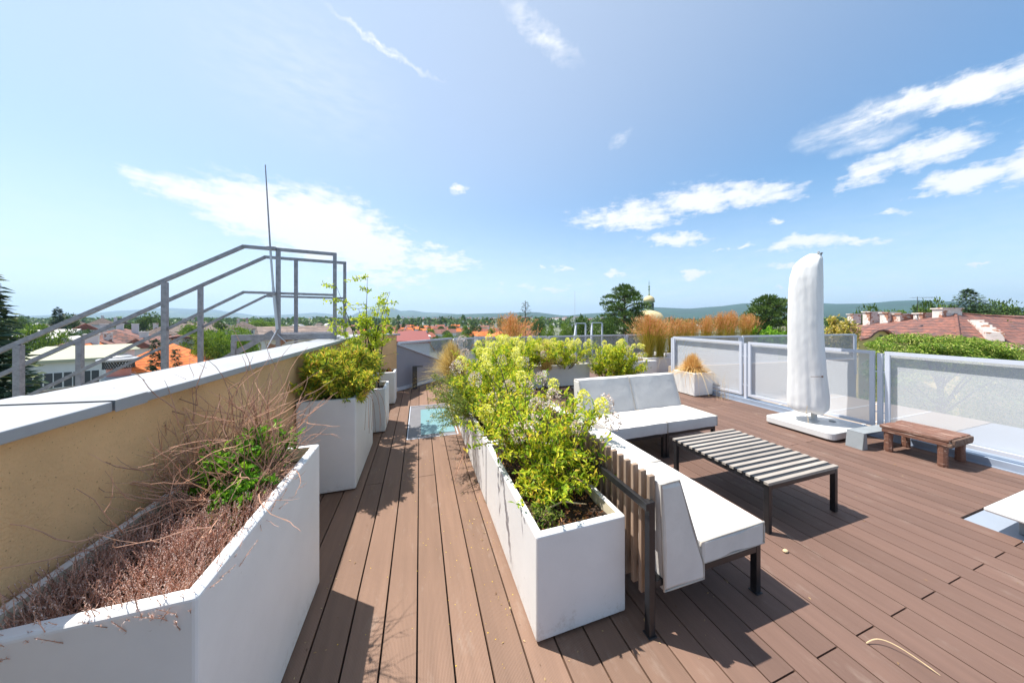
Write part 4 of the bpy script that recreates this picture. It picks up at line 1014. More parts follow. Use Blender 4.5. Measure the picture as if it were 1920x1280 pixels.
fountain('wispy_grass',(5.55,4.05),.0,26,.62,.25,M_['straw'],'thin wispy dry stalks beside the square planter',.003,.3)
fountain('hanging_grass',(6.5,6.5),.44,90,.15,.5,M_['stipa'],'pale blades hanging down the front of the flared trough',.003,5.5)

# ============================================================ the town and hills beyond
GZ = -14.0
def ridge_mesh(name, pts, D, mt, rough=1.0, front=.5, seed=0, kind='structure'):
    """pts: (bearing px, skyline y). A hill range at D metres with real slopes front and back."""
    mb = MB(); vs = []; nu = 150; rows = [0,.08,.16,.24,.33,.42,.52,.62,.72,.8,.87,.93,.97,1.0,1.08,1.25]
    x0, x1 = pts[0][0], pts[-1][0]
    def sky(px):
        for (a, ya), (b, yb) in zip(pts[:-1], pts[1:]):
            if a <= px <= b:
                t = (px-a)/(b-a); t = t*t*(3-2*t)*.5+t*.5; return ya+(yb-ya)*t
        return pts[-1][1]
    for v in rows:
        for i in range(nu+1):
            px = x0+(x1-x0)*i/nu; q = math.sqrt(1+((px-960)/542)**2); top = zat(sky(px), D/q); d = D/q*(front+(1-front)*v)
            n = mnoise.fractal(Vector((px*.012+seed, v*2.4, seed)), 1, 2, 5)
            if v <= 1: z = GZ+(top-GZ)*(v**1.25)*(1+ (0 if v > .95 else .16*rough*n*(1-v)*3*v))
            else: z = top-(top-GZ)*(v-1)*3
            if v > .9: z += rough*n*D*.0006
            x, y = polar(px, d); vs.append((x, y, z))
    fs = []
    for j in range(len(rows)-1):
        for i in range(nu): fs.append((j*(nu+1)+i, j*(nu+1)+i+1, (j+1)*(nu+1)+i+1, (j+1)*(nu+1)+i))
    mb.add(vs, fs); o = mb.build(name, mt, smooth=True); tag(o, kind=kind); return o, rows
M_['hill'] = mat('wooded_hillside', (.03,.07,.035), .95, var=.55, nscale=.004, spots=(.0022,.62,(.16,.19,.07)))
M_['hill_near'] = mat('wooded_near_hillside', (.012,.050,.030), .95, var=.5, nscale=.008, spots=(.004,.66,(.10,.13,.045)))
ridge_mesh('hill', [(-700,590),(-300,588),(40,592),(150,588),(230,582),(310,577),(360,579),(400,580),(440,586),(490,592),(540,589),(590,586),(640,590),(720,594),(900,597)], 9500, M_['hill'], .5, seed=1)
ridge_mesh('hill', [(600,598),(650,594),(680,583),(710,577.5),(722,579),(735,577),(752,582.5),(770,581.5),(800,585.5),(840,587),(870,590),(920,592),(1000,595)], 7000, M_['hill'], 1.0, seed=5)
ridge_mesh('hill', [(740,600),(800,594),(860,589),(930,587),(1000,585),(1062,592),(1100,588),(1140,586),(1190,576),(1230,576),(1290,578.5),(1340,575),(1400,568.5),(1440,570),(1480,569),(1540,568.5),(1570,569.5),(1620,569),(1680,564),(1720,562.5),(1780,565),(1840,568),(1890,575),(1990,583),(2400,592)], 3600, M_['hill_near'], .8, front=.42, seed=9)
mb = MB(); vs = []; rad = [5,30,80,200,500,1000,1700,3000,6000,9000,10800]
for r in rad:
    for k in range(72):
        a = 2*math.pi*k/72; vs.append((r*math.cos(a), r*math.sin(a), GZ-.02*(r > 300)))
fs = [tuple(range(72))]
for i in range(len(rad)-1):
    for k in range(72): fs.append((i*72+k, (i+1)*72+k, (i+1)*72+(k+1) % 72, i*72+(k+1) % 72))
mb.add(vs, fs); o = mb.build('ground', M_['ground']); tag(o, kind='structure')

# ---- tree prototypes (unit height 1, trunk at the origin)
def crown_mesh(n_clump, n_leaf, leaf, w=.42, z0=.22, seed=0, flat=1.0, shell=.55):
    mb = MB(); rs = random.Random(seed)
    for _ in range(n_clump):
        v = rdir(.15); r = rs.uniform(shell, 1)
        c = Vector((v.x*w*r, v.y*w*r, z0+(1-z0)/2*(1+v.z*r*.95))); cr = rs.uniform(.06,.13)
        for _ in range(n_leaf):
            u = rdir(.4); p = c+Vector((u.x*cr*1.25, u.y*cr*1.25, u.z*cr*.75*flat))*rnd.uniform(.5,1.05)
            mb.leaf(p, (u+rdir()*.6), leaf*rnd.uniform(.6,1.3), leaf*rnd.uniform(.45,.8), .15)
    return mb
def limbs_mesh(n, w, z0, r=.018):
    mb = MB(); mb.tube([(0,0,0),(.004,.003,.2),(-.004,.004,.45),(0,0,.8)], [r,r*.8,r*.55,r*.2], 7)
    for _ in range(n):
        z = rnd.uniform(z0*.6,.7); a = rnd.uniform(0,6.28); L_ = w*rnd.uniform(.6,.95)
        mb.tube([(0,0,z),(math.cos(a)*L_*.5,math.sin(a)*L_*.5,z+.08),(math.cos(a)*L_,math.sin(a)*L_,z+.2)], [r*.45,r*.3,r*.1], 5)
    return mb
def conifer_mesh(layers, per, wid, leaf, z0=.08, droop=.25, gap=0):
    mb = MB()
    for j in range(layers):
        t = j/layers; z = z0+(1-z0)*t; rr = wid*(1-t)**(1.0 if z0 > .5 else .85)+.010
        for k in range(per):
            a = rnd.uniform(0,6.28); L_ = rr*rnd.uniform(.7,1.1); d = Vector((math.cos(a),math.sin(a),0))
            if rnd.random() < gap: continue
            n = max(4, int(16*L_/wid))
            for q in range(n):
                s = (q+rnd.random())/n; p = d*L_*s+Vector((0,0,z-droop*L_*s*s+rnd.uniform(-.006,.006)))
                side = Vector((-d.y,d.x,0))*rnd.choice((-1,1))
                mb.leaf(p, d*.7+side*rnd.uniform(.2,1)+Vector((0,0,rnd.uniform(-.35,.25))), leaf*rnd.uniform(.7,1.3), leaf*.42, .1)
    for _ in range(12): mb.leaf((0,0,.985), rdir(2.5), leaf*.8, leaf*.3)
    return mb
PROTO = {}
def proto(key, build):
    if key not in PROTO: PROTO[key] = build()
    return PROTO[key]
def mk(mb, name, m):
    me = bpy.data.meshes.new(name); me.from_pydata(mb.v, [], mb.f); me.materials.append(m); return me
def tree(px, d, ytop, wpx, label, kind='broad', cat='tree', group=None, name=None, ybase=None, variant=None):
    x, y = polar(px, d); zt = zat(ytop, d); h = zt-GZ; w = wpx/542*d
    v = variant if variant is not None else rnd.randint(0,2)
    def bm():
        if kind == 'broad': return (mk(crown_mesh(95,46,.05,seed=v,z0=.25),'crown',M_['fartree']), mk(limbs_mesh(7,.35,.3),'trunk',M_['trunk']), .84)
        if kind == 'near': return (mk(crown_mesh(150,110,.026,seed=v,z0=.2),'crown',M_['brighttree']), mk(limbs_mesh(10,.35,.3),'trunk',M_['trunk']), .84)
        if kind == 'bright': return (mk(crown_mesh(120,60,.04,seed=10+v,z0=.2),'crown',M_['brighttree']), mk(limbs_mesh(7,.35,.3),'trunk',M_['trunk']), .84)
        if kind == 'yellow': return (mk(crown_mesh(60,34,.035,seed=20+v,z0=.45,shell=.3),'crown',M_['yelcrown']), mk(limbs_mesh(12,.38,.5,.012),'trunk',M_['trunk']), .84)
        if kind == 'cone': return (mk(conifer_mesh(26,16,.2,.05),'crown',M_['conifer']), mk(limbs_mesh(0,.1,.2,.014),'trunk',M_['trunk']), .4)
        if kind == 'cone_s': return (mk(conifer_mesh(14,9,.13,.07),'crown',M_['conifer']), mk(limbs_mesh(0,.1,.2,.014),'trunk',M_['trunk']), .28)
        if kind == 'far': return (mk(crown_mesh(26,16,.12,seed=30+v,z0=.2),'crown',M_['fartree']), mk(limbs_mesh(0,.3,.3),'trunk',M_['trunk']), .84)
    cm, tm, base_w = proto((kind, v), bm)
    root = empty(name or 'tree', (x,y,GZ), rnd.uniform(0,6.28)); s = w/base_w; root.scale = (s,s,h)
    tag(root, label, cat, group)
    for nm, me in (('crown',cm),('trunk',tm)):
        o = bpy.data.objects.new(nm, me); C.objects.link(o); o.parent = root
    return root

# named trees
def pine(px, d, ytop, w, label, m='pine', z_lo=.35, n=46, name='pine_tree', leaf=.028, flat=.45):
    x, y = polar(px, d); h = zat(ytop, d)-GZ; W = w/542*d; root = empty(name,(x,y,GZ)); tag(root, label, 'tree')
    cm = MB(); tm = MB(); tm.tube([(0,0,0),(.1,0,h*.4),(-.1,.1,h*.7),(0,0,h*.96)], [h*.02,h*.016,h*.011,h*.004], 8)
    for k in range(n):
        t = (k+.5)/n; z = h*(z_lo+(1-z_lo)*t); a = k*2.399+rnd.uniform(-.3,.3)
        R_ = W/2*(math.sin(math.pi*min(1,(1-t)*.72+.10))**.8)*rnd.uniform(.72,1.08)
        if t > .95: R_ = W*.05
        e = Vector((math.cos(a)*R_, math.sin(a)*R_, z)); tm.tube([(0,0,z-R_*.25),tuple(e*.6+Vector((0,0,z*.4-R_*.08))),tuple(e)], [h*.006,h*.004,h*.0015], 5)
        for c_ in range(4):
            f = rnd.uniform(.45,1.02); c = Vector((e.x*f, e.y*f, z+rnd.uniform(-.012,.02)*h)); cr = h*rnd.uniform(.026,.044)
            for _ in range(70):
                u = rdir(.5); cm.leaf(c+Vector((u.x*cr*1.35,u.y*cr*1.35,u.z*cr*flat*1.3)), u+Vector((0,0,.6)), h*leaf*rnd.uniform(.6,1.1), h*leaf*.28, .1)
    cm.build('crown', M_[m], root); tm.build('trunk', M_['trunk'], root)
pine(1172, 55, 541, 92, 'tall dark umbrella-shaped pine beside the church dome')
pine(1440, 45, 560, 80, 'flat-layered dark cedar left of the white parasol', z_lo=.62, n=34, name='cedar_tree', flat=.3)
def conif(px, d, ytop, wpx, label, m, layers, per, leaf, droop, name, gap=0, z0=.1):
    x, y = polar(px, d); h = zat(ytop, d)-GZ; W = wpx/542*d; root = empty(name,(x,y,GZ)); tag(root, label, 'tree'); root.scale = (h,h,h)
    conifer_mesh(layers, per, W/2/h, leaf, z0, droop, gap).build('crown', M_[m], root); limbs_mesh(0,.1,.1,.014).build('trunk', M_['trunk'], root)
conif(-62, 13, 486, 330, 'big blue-green spruce at the left picture edge beyond the stair rail', 'spruce', 64, 34, .026, .42, 'spruce_tree', gap=.04, z0=.2)
conif(1815, 62, 541, 118, 'fir with spread level boughs rising above the large tiled roof', 'conifer', 28, 18, .026, .02, 'fir_tree', z0=.62)
conif(293, 22, 634, 46, 'small spruce in front of the orange roof, between two stair posts', 'spruce', 40, 12, .018, .3, 'spruce_tree', z0=.4)
conif(331, 20, 652, 30, 'smallest spruce tip in front of the orange roof', 'spruce', 40, 8, .014, .3, 'spruce_tree', z0=.5)
conif(108, 120, 577, 28, 'lone dark conifer on the skyline at left under the upper handrail', 'conifer', 28, 16, .05, .2, 'conifer_tree', z0=.2)
def baretree():
    x, y = polar(985, 38); h = zat(563, 38)-GZ; root = empty('bare_tree',(x,y,GZ)); tag(root,'thin sparse dark tree rising over the rust grass','tree'); tm = MB(); cm = MB()
    tm.tube([(0,0,0),(0,0,h*.6),(0,0,h)], [.2,.12,.02], 6)
    for k in range(46):
        z = h*(.72+.27*k/46); a = k*2.4; L_ = 1.9*(1-k/50)+.15; e = Vector((math.cos(a)*L_, math.sin(a)*L_, z+.25*L_)); tm.tube([(0,0,z),tuple(e)], [.03,.01], 4)
        for _ in range(16): cm.leaf(Vector((0,0,z)).lerp(e, rnd.uniform(.5,1.05))+rdir()*.12, rdir(), .13, .05)
    tm.build('trunk', M_['darkstem'], root); cm.build('crown', M_['conifer'], root)
baretree()
# the near tree beyond the right fence
def wist():
    px, d = 1762, 13.5; x, y = polar(px, d); root = empty('broadleaf_tree',(x,y,GZ)); tag(root,'leafy green tree with pale leaf tips close behind the right fence','tree')
    cm = MB(); tm = MB(); tm.tube([(0,0,0),(0,.1,6),(.1,0,11),(0,0,13.6)], [.25,.2,.14,.05], 8)
    F = Vector((SY,CY,0)); Rt = Vector((CY,-SY,0))
    domes = [(-1.05,1.55,1.05,1.0),(1.15,1.35,.98,.95),(2.45,1.1,.38,.8),(-2.1,.8,-.15,.7),(.1,1.1,.50,.8),(3.6,1.2,-.3,.8)]
    for (u0, w, top, hh) in domes:
        for k in range(34):
            v = rdir(.5); rr_ = rnd.uniform(.55,1); fo = rnd.uniform(-1,1)*.0
            c = Rt*(u0+v.x*w*rr_)+F*(v.y*w*rr_)+Vector((0,0,top-GZ-hh+v.z*hh*rr_-.15)); cr = rnd.uniform(.20,.36)
            if k % 17 == 0: tm.tube([(0,0,c.z-1.8),tuple(c*.6+Vector((0,0,c.z*.4-.6))),tuple(c)], [.06,.04,.015], 4)
            for _ in range(200):
                u = rdir(.3); p = c+Vector((u.x*cr*1.25,u.y*cr*1.25,u.z*cr*.6))*rnd.uniform(.7,1.05); cm.leaf(p, Vector((u.x,u.y,-.35))+rdir()*.5, rnd.uniform(.07,.15), rnd.uniform(.03,.05))
    for _ in range(120):
        c = Rt*rnd.uniform(-3.0,6.4)+F*rnd.uniform(-1.2,1.8)+Vector((0,0,rnd.uniform(8.5,12.9))); cr = rnd.uniform(.5,.8)
        for _ in range(230):
            u = rdir(.3); p = c+Vector((u.x*cr*1.3,u.y*cr*1.3,u.z*cr*.75))*rnd.uniform(.7,1.05); cm.leaf(p, Vector((u.x,u.y,-.3))+rdir()*.5, rnd.uniform(.07,.15), rnd.uniform(.03,.05))
    cm.build('crown', M_['wist'], root); tm.build('trunk', M_['trunk'], root)
wist()
xx, yy = polar(1574, 10.5)
dense_bush('small_tree',(xx,yy),-.9,[(xx+rnd.gauss(0,.28),yy+rnd.gauss(0,.4),rnd.uniform(.85,1.45),.22,.22,.16) for _ in range(11)]+[(xx-.3,yy,1.55,.12,.12,.12)],5200,.10,.045,'yelcrown','sparse yellowing tree right of the white parasol, in front of the tiled roof','tree',stems=130,upb=.2)
# named foliage around the mid distance
for a in [(395,44,622,80,'bright green tree crown left of the stair platform','near'),(440,50,617,90,'bright green tree crown behind the lightning rod','near'),(352,60,628,60,'lime green treetop right of the orange roof','near'),
          (360,100,606,36,'yellow-green treetop under the middle handrail','bright'),(480,160,599,46,'bright rounded tree below the platform, far off','bright'),(510,170,603,40,'pale green tree behind the platform posts','bright'),
          (285,130,588,38,'dark green hilltop tree between the left stair posts','broad'),(305,120,598,34,'dark green tree right of the hilltop one','broad'),(132,75,619,28,'round dark tree in front of the pale flat building','broad'),
          (90,34,642,70,'green tree behind the olive roofed building','broad'),(128,125,590,24,'green crown right of the lone conifer','broad'),(68,60,608,60,'olive green tree right of the big spruce','bright'),
          (30,110,596,30,'small dark tree far left on the skyline','broad'),(238,100,606,30,'low tree among grey roofs at left','broad'),(410,120,604,26,'dark tree right of the beige roofs','broad'),
          (1030,62,612,38,'dark yellow-green treetop left of the thin mast','near'),(1060,66,608,40,'yellow-green treetop behind the thin mast','near'),(1092,60,597,44,'treetop behind the two white ladder frames','broad'),(1122,64,606,34,'low yellow-green tree between ladder frames and pine','near'),(1140,50,600,30,'dark undergrowth tree at the foot of the pine','broad'),
          (1752,60,567,50,'dark bushy tree left of the fir','broad'),(1730,66,573,40,'low dark tree behind the big chimney','broad'),(1872,80,568,52,'rounded dark tree right of the fir','broad'),(1840,90,576,50,'dark tree crown between fir and rounded tree','broad'),(1905,100,580,36,'dark tree at the right edge above the red roof','broad'),
          (1632,70,577,44,'dark green treetop above the long tiled roof at left','broad'),(1680,90,582,50,'pale green treetop behind the tiled roof chimneys','bright'),(1850,38,604,60,'low green tree behind the red roof at far right','bright'),
          (1560,30,600,30,'small dark bush just right of the parasol','broad'),(1010,150,600,26,'green tree left of the far white blocks','broad'),(1500,46,600,60,'dark green crown behind the parasol','broad'),(1475,40,606,40,'green crown left of the parasol behind the railing','bright')]:
    tree(a[0],a[1],a[2],a[3],a[4],a[5])
for i,(px,y) in enumerate([(774,594),(805,596),(857,597),(892,599),(938,601),(748,600),(700,602)]):
    tree(px, 260, y, 9, 'dark pointed conifer, %s from the left among the red roofs' % ['third','fourth','fifth','sixth','seventh','second','first'][i], 'cone_s', group='pointed conifers among the red roofs')
for i in range(46):
    px = rnd.uniform(640,1010); d = rnd.uniform(90,330); 
    tree(px, d, 598+542*(rnd.uniform(3.5,8))/d, rnd.uniform(4,7)*542/d, 'one of the small garden trees among the red-roofed houses', rnd.choice(['broad','bright','broad']), group='garden trees of the middle distance')
for i in range(80):
    px = rnd.uniform(20,640); d = rnd.uniform(80,330)
    tree(px, d, 598+542*(rnd.uniform(3.5,8))/d, rnd.uniform(4,7)*542/d, 'one of the small garden trees among the grey-roofed houses', rnd.choice(['broad','bright','broad']), group='garden trees of the left suburb')
# leafy shrubs at the end of the grass hedge
tips = cloudpts(26,(11.6,13.2),(6.9,7.7),(.75,1.25))
hydrangea((12.3,7.4),.2,tips,'fresh green shrub at the right end of the rust grass hedge','leafy_shrub',.10,40,dried=[((12.4,6.9,1.2),.07)],lmat='green_leaf')

# ---- houses
def house(px, d, wpx, y_eave, y_ridge, label, roof='tile_red', wall='wall_cream', style='hip', rot=0, depth=None, chim=0, wins=0, group=None, name='house', hipf=.5, over=.35, cat='house'):
    x, y = polar(px, d); azk = math.atan((px-960)/542); w = wpx/542*d*math.cos(azk); l = depth or w*.7; ze = zat(y_eave, d)-GZ; zr = zat(y_ridge, d)-GZ
    root = empty(name, (x,y,GZ), -YAW-azk+R(rot)*.6); tag(root, label, cat, group)
    a, b = w/2, l/2
    mb = MB(); mb.box(-a,a,-b,b,0,ze); mb.build('wall', M_[wall], root)
    A, B = a+over, b+over; mb = MB()
    if style == 'flat':
        mb.box(-A,A,-B,B,ze+.01,ze+.30); mb.build('roof', M_[roof], root)
    elif style == 'lean':
        mb.add([(-A,-B,ze),(A,-B,ze),(A,B,zr),(-A,B,zr),(-A,-B,ze+.25),(A,-B,ze+.25),(A,B,zr+.25),(-A,B,zr+.25)], [(3,2,1,0),(4,5,6,7),(0,1,5,4),(1,2,6,5),(2,3,7,6),(3,0,4,7)]); mb.build('roof', M_[roof], root)
    else:
        h = (A*hipf if style == 'hip' else 0)
        if A >= B: rr_ = [(-A+h,0,zr),(A-h,0,zr)]
        else: rr_ = [(0,-B+h,zr),(0,B-h,zr)]
        e = [(-A,-B,ze+.02),(A,-B,ze+.02),(A,B,ze+.02),(-A,B,ze+.02)]
        if A >= B: fs = [(0,1,5,4),(1,2,5),(2,3,4,5),(3,0,4),(3,2,1,0)]
        else: fs = [(0,1,4),(1,2,5,4),(2,3,5),(3,0,4,5),(3,2,1,0)]
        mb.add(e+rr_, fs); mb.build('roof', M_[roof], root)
    for k in range(chim):
        mb = MB(); cx = (-.6+1.2*(k+.5)/chim)*a*.9; s = .35; hh = .9 if style == 'flat' else (zr-ze)*.35+.7
        mb.box(cx-s*1.3,cx+s*1.3,-s,s,(ze+zr)/2 if style != 'flat' else ze+.3,zr+hh*.5+.2); mb.box(cx-s*1.5,cx+s*1.5,-s*1.2,s*1.2,zr+hh*.5+.201,zr+hh*.5+.34); mb.build('chimney', M_['wall_old' if wall != 'wall_white' else 'wall_white'], root)
    for k in range(wins):
        cx = (-.8+1.6*(k+.5)/wins)*a
        for lv in (1.5,4.3):
            if ze-lv < 1: continue
            mb = MB(); mb.box(cx-.5,cx+.5,-b-.03,-b+.02,ze-lv-.7,ze-lv+.7); o = mb.build('window', M_['frame_w'], root)
            mb = MB(); mb.box(cx-.42,cx-.03,-b-.045,-b-.031,ze-lv-.62,ze-lv+.62); mb.box(cx+.03,cx+.42,-b-.045,-b-.031,ze-lv-.62,ze-lv+.62); mb.build('pane', M_['pane'], o)
    return root
house(148,27,168,672,656,'low white building with olive sheet roof and square windows beyond the stair','flat_olive','wall_white','lean',rot=-24,depth=6,wins=4,name='building',cat='building')
house(218,34,30,657,648,'little grey-green gabled roof behind the olive sheet roof','flat_olive','wall_white','gable',rot=-60,depth=3)
house(312,40,180,687,643,'house with a bright orange tiled hip roof under the middle stair post','tile_orange','wall_cream','hip',rot=-15,depth=10,chim=0,wins=3,hipf=.75)
house(172,32,52,668,642,'orange-roofed annexe left of the round metal flue','tile_orange','wall_white','hip',rot=-15,depth=6,chim=1)
house(82,88,110,634,620,'long pale flat-roofed hall right of the big spruce','flat_light','wall_white','lean',rot=-20,depth=16,wins=5,name='building',cat='building')
house(135,66,40,640,630,'small pale building with dormer dots right of the long hall','flat_light','wall_white','gable',rot=-20,depth=8,wins=2)
house(225,62,165,641,617,'broad house with mottled terracotta roof and white firewalls','tile_old','wall_white','hip',rot=-18,depth=14,chim=3)
house(190,52,95,652,634,'white-walled house with terracotta roof in front of the broad one','tile_old','wall_old','gable',rot=-18,depth=8,chim=2)
house(270,50,60,650,632,'peeling white house with terracotta roof behind the orange roof','tile_old','wall_white','gable',rot=-18,depth=8,chim=1)
house(130,140,70,609,594,'large beige hip-roofed villa on the left skyline','tile_grey','wall_cream','hip',depth=16,chim=2,wins=3)
house(192,150,60,608,596,'grey-brown roofed house right of the beige villa','tile_grey','wall_white','hip',depth=12,chim=1)
house(226,120,70,612,600,'grey house with curved white gable on the left skyline','tile_grey','wall_white','gable',depth=12,chim=2)
house(160,110,50,618,606,'red-brown gabled house below the beige villa','tile_pink','wall_white','gable',depth=9)
house(362,108,92,620,603,'long beige tenement with dark dormers between the stair posts','tile_grey','wall_cream','hip',depth=12,chim=3,wins=4)
house(455,125,62,616,602,'pinkish hip-roofed villa left of the lightning rod','tile_grey','wall_old','hip',depth=12,chim=2,wins=3)
house(405,150,50,610,602,'small grey-roofed house above the bright trees','tile_grey','wall_cream','hip',depth=10,chim=1)
house(335,60,60,634,628,'long low terracotta roofed shed right of the near stair post','tile_old','wall_old','gable',depth=5)
house(300,75,60,626,613,'pale old house with grey tiles behind the near stair post','tile_grey','wall_old','hip',depth=9,chim=2)
house(575,20,150,632,611,'long brown tiled roof seen through the platform rails','tile_grey','wall_old','gable',rot=17,depth=4)
house(770,26,62,641,627,'pale grey block with dark red parapet edge above the triangular panel','copperred','wall_white','lean',rot=6,depth=4,name='building',cat='building',over=.12)
house(787,62,34,632,617,'small orange-red rendered block behind the grey one','flat_light','tile_orange','flat',depth=5)
house(733,30,28,642,629,'little red gabled roof left of the grey block','tile_orange','wall_white','gable',rot=40,depth=1.6)
house(940,62,56,634,622,'red roofed house just above the far railing','tile_orange','wall_white','gable',rot=10,depth=7)
house(860,40,16,640,622,'white chimney-like block above the feather grass','flat_light','wall_white','flat',depth=1)
house(1905,72,70,606,598,'bright red low roof at the right edge','tile_orange','wall_cream','gable',depth=8)
house(1915,130,60,592,583,'white flat-roofed block at the right edge of the skyline','flat_light','wall_white','flat',depth=12,name='building',cat='building',wins=4)
for i in range(70):
    px = rnd.uniform(640,1000); d = rnd.uniform(150,430); hgt = rnd.uniform(6.0,8.5); 
    yr = 598+542*(15.55-hgt)/d; ye = 598+542*(15.55-hgt+rnd.uniform(2.2,3.2))/d
    house(px, d, rnd.uniform(9,14)*542/d, ye, yr, 'one of the small red-roofed houses packed beyond the feather grass', rnd.choice(['tile_pink','tile_pink','tile_orange','tile_red']), rnd.choice(['wall_cream','wall_white']), rnd.choice(['gable','hip']), rot=rnd.uniform(-50,50), depth=8, chim=rnd.randint(0,1), group='red roofed houses in the middle distance')
for i in range(110):
    px = rnd.uniform(0,640); d = rnd.uniform(110,420); hgt = rnd.uniform(6.5,10)
    yr = 598+542*(15.55-hgt)/d; ye = 598+542*(15.55-hgt+rnd.uniform(2.2,3.2))/d
    house(px, d, rnd.uniform(9,16)*542/d, ye, yr, 'one of the small grey-brown roofed houses far beyond the stair', rnd.choice(['tile_grey','tile_grey','tile_old','flat_light']), rnd.choice(['wall_cream','wall_white','wall_old']), rnd.choice(['gable','hip']), rot=rnd.uniform(-50,50), depth=8, chim=rnd.randint(0,1), group='grey roofed houses of the left suburb')

# far woodland and far town: masses nobody could count
def far_masses():
    mb = MB()
    for _ in range(5200):
        px = rnd.uniform(-260,2200); d = 430*math.exp(rnd.uniform(0,1.5)); x, y = polar(px, d); h = rnd.uniform(9,17); w = rnd.uniform(5,10)
        if 780 < px < 1230 and d > 900 and rnd.random() < .6: continue
        base = Vector((x,y,GZ))
        for k in range(9):
            u = rdir(.3); p = base+Vector((u.x*w*.5,u.y*w*.5,h*.6+u.z*h*.4)); mb.leaf(p, rdir(.4), w*.8, w*.65, .2)
    o = mb.build('far_woodland', M_['fartree']); tag(o, kind='stuff')
    mw = MB()
    for _ in range(1500):
        px = rnd.gauss(980,190) if rnd.random() < .8 else rnd.uniform(560,1500); t = rnd.random(); d = 700+1500*t; rise = 0
        if d > 1512: rise = ((d-1512)/2088)**1.25*70
        x, y = polar(px, d); w = rnd.uniform(5,14); l = rnd.uniform(5,12); h = rnd.uniform(5,11); z = GZ+rise
        if rnd.random() < .06: w *= 2.5; h *= 1.5
        a = rnd.uniform(0,3.1); ca, sa = math.cos(a), math.sin(a)
        P = [(x+u*ca-v*sa, y+u*sa+v*ca) for u, v in ((-w,-l),(w,-l),(w,l),(-w,l))]; P = [(x+(p[0]-x)*.5, y+(p[1]-y)*.5) for p in P]
        w *= 1.3; h *= 1.15; mw.cur = 0; mw.prism(P, z-3, z+h); mw.cur = rnd.choice((1,1,2))
        rx, ry = (P[0][0]+P[3][0])/2, (P[0][1]+P[3][1])/2; sx, sy_ = (P[1][0]+P[2][0])/2, (P[1][1]+P[2][1])/2
        mw.add([(p[0],p[1],z+h+.05) for p in P]+[(rx,ry,z+h+3),(sx,sy_,z+h+3)], [(0,1,5,4),(1,2,5),(2,3,4,5),(3,0,4)])
    o = mw.build('far_town', [M_['wall_white'], M_['tile_pink'], M_['tile_grey']]); tag(o, kind='stuff')
far_masses()

# ---- church dome
def church():
    px, d = 1217, 120; x, y = polar(px, d); s = d/542; Z = lambda yy: zat(yy, d)-GZ
    root = empty('church_tower', (x,y,GZ)); tag(root, 'church dome with a green copper lantern and spire right of the pine', 'church')
    mb = MB(); mb.lathe([(27*s,0),(27*s,Z(628)),(29*s,Z(627)),(29*s,Z(622)),(27*s,Z(621)),(27*s,Z(611)),(29*s,Z(610)),(29*s,Z(608))], n=24); mb.build('wall', M_['wall_yellow'], root)
    mb = MB(); mb.lathe([(27.5*s,Z(607.9)),(27*s,Z(600)),(24.5*s,Z(593)),(20*s,Z(587)),(14*s,Z(583.5)),(9.5*s,Z(582))], n=32); mb.build('dome', M_['dome_stone'], root, smooth=True)
    mb = MB(); mb.lathe([(9.5*s,Z(582)),(8.6*s,Z(580)),(7.6*s,Z(574)),(7.4*s,Z(568)),(9.2*s,Z(566.5)),(10.6*s,Z(565.5)),(10.4*s,Z(564.8))], n=16); l = mb.build('lantern', M_['copper'], root)
    for k in range(8):
        a = R(45*k+10); mb = MB(); mb.bar((math.cos(a)*7.9*s,math.sin(a)*7.9*s,Z(579)),(math.cos(a)*7.9*s,math.sin(a)*7.9*s,Z(569)),2.4*s,.6*s,up=(math.cos(a),math.sin(a),0)); mb.build('opening', M_['darkmetal'], l)
    mb = MB(); mb.lathe([(9.6*s,Z(564.7)),(9.6*s,Z(562)),(8.6*s,Z(558.5)),(6*s,Z(556)),(3*s,Z(554.8)),(1.2*s,Z(553.5))], n=20); mb.build('cupola', M_['dome_stone'], root, smooth=True)
    mb = MB(); mb.lathe([(1.2*s,Z(553.4)),(2.0*s,Z(552)),(.8*s,Z(550)),(.9*s,Z(544)),(1.9*s,Z(542)),(.6*s,Z(540)),(1.8*s,Z(537)),(.5*s,Z(535)),(.25*s,Z(526))], n=8); mb.bar((-1.3*s,0,Z(530)),(1.3*s,0,Z(530)),.4*s,.4*s); mb.build('spire', M_['copper'], root)
church()

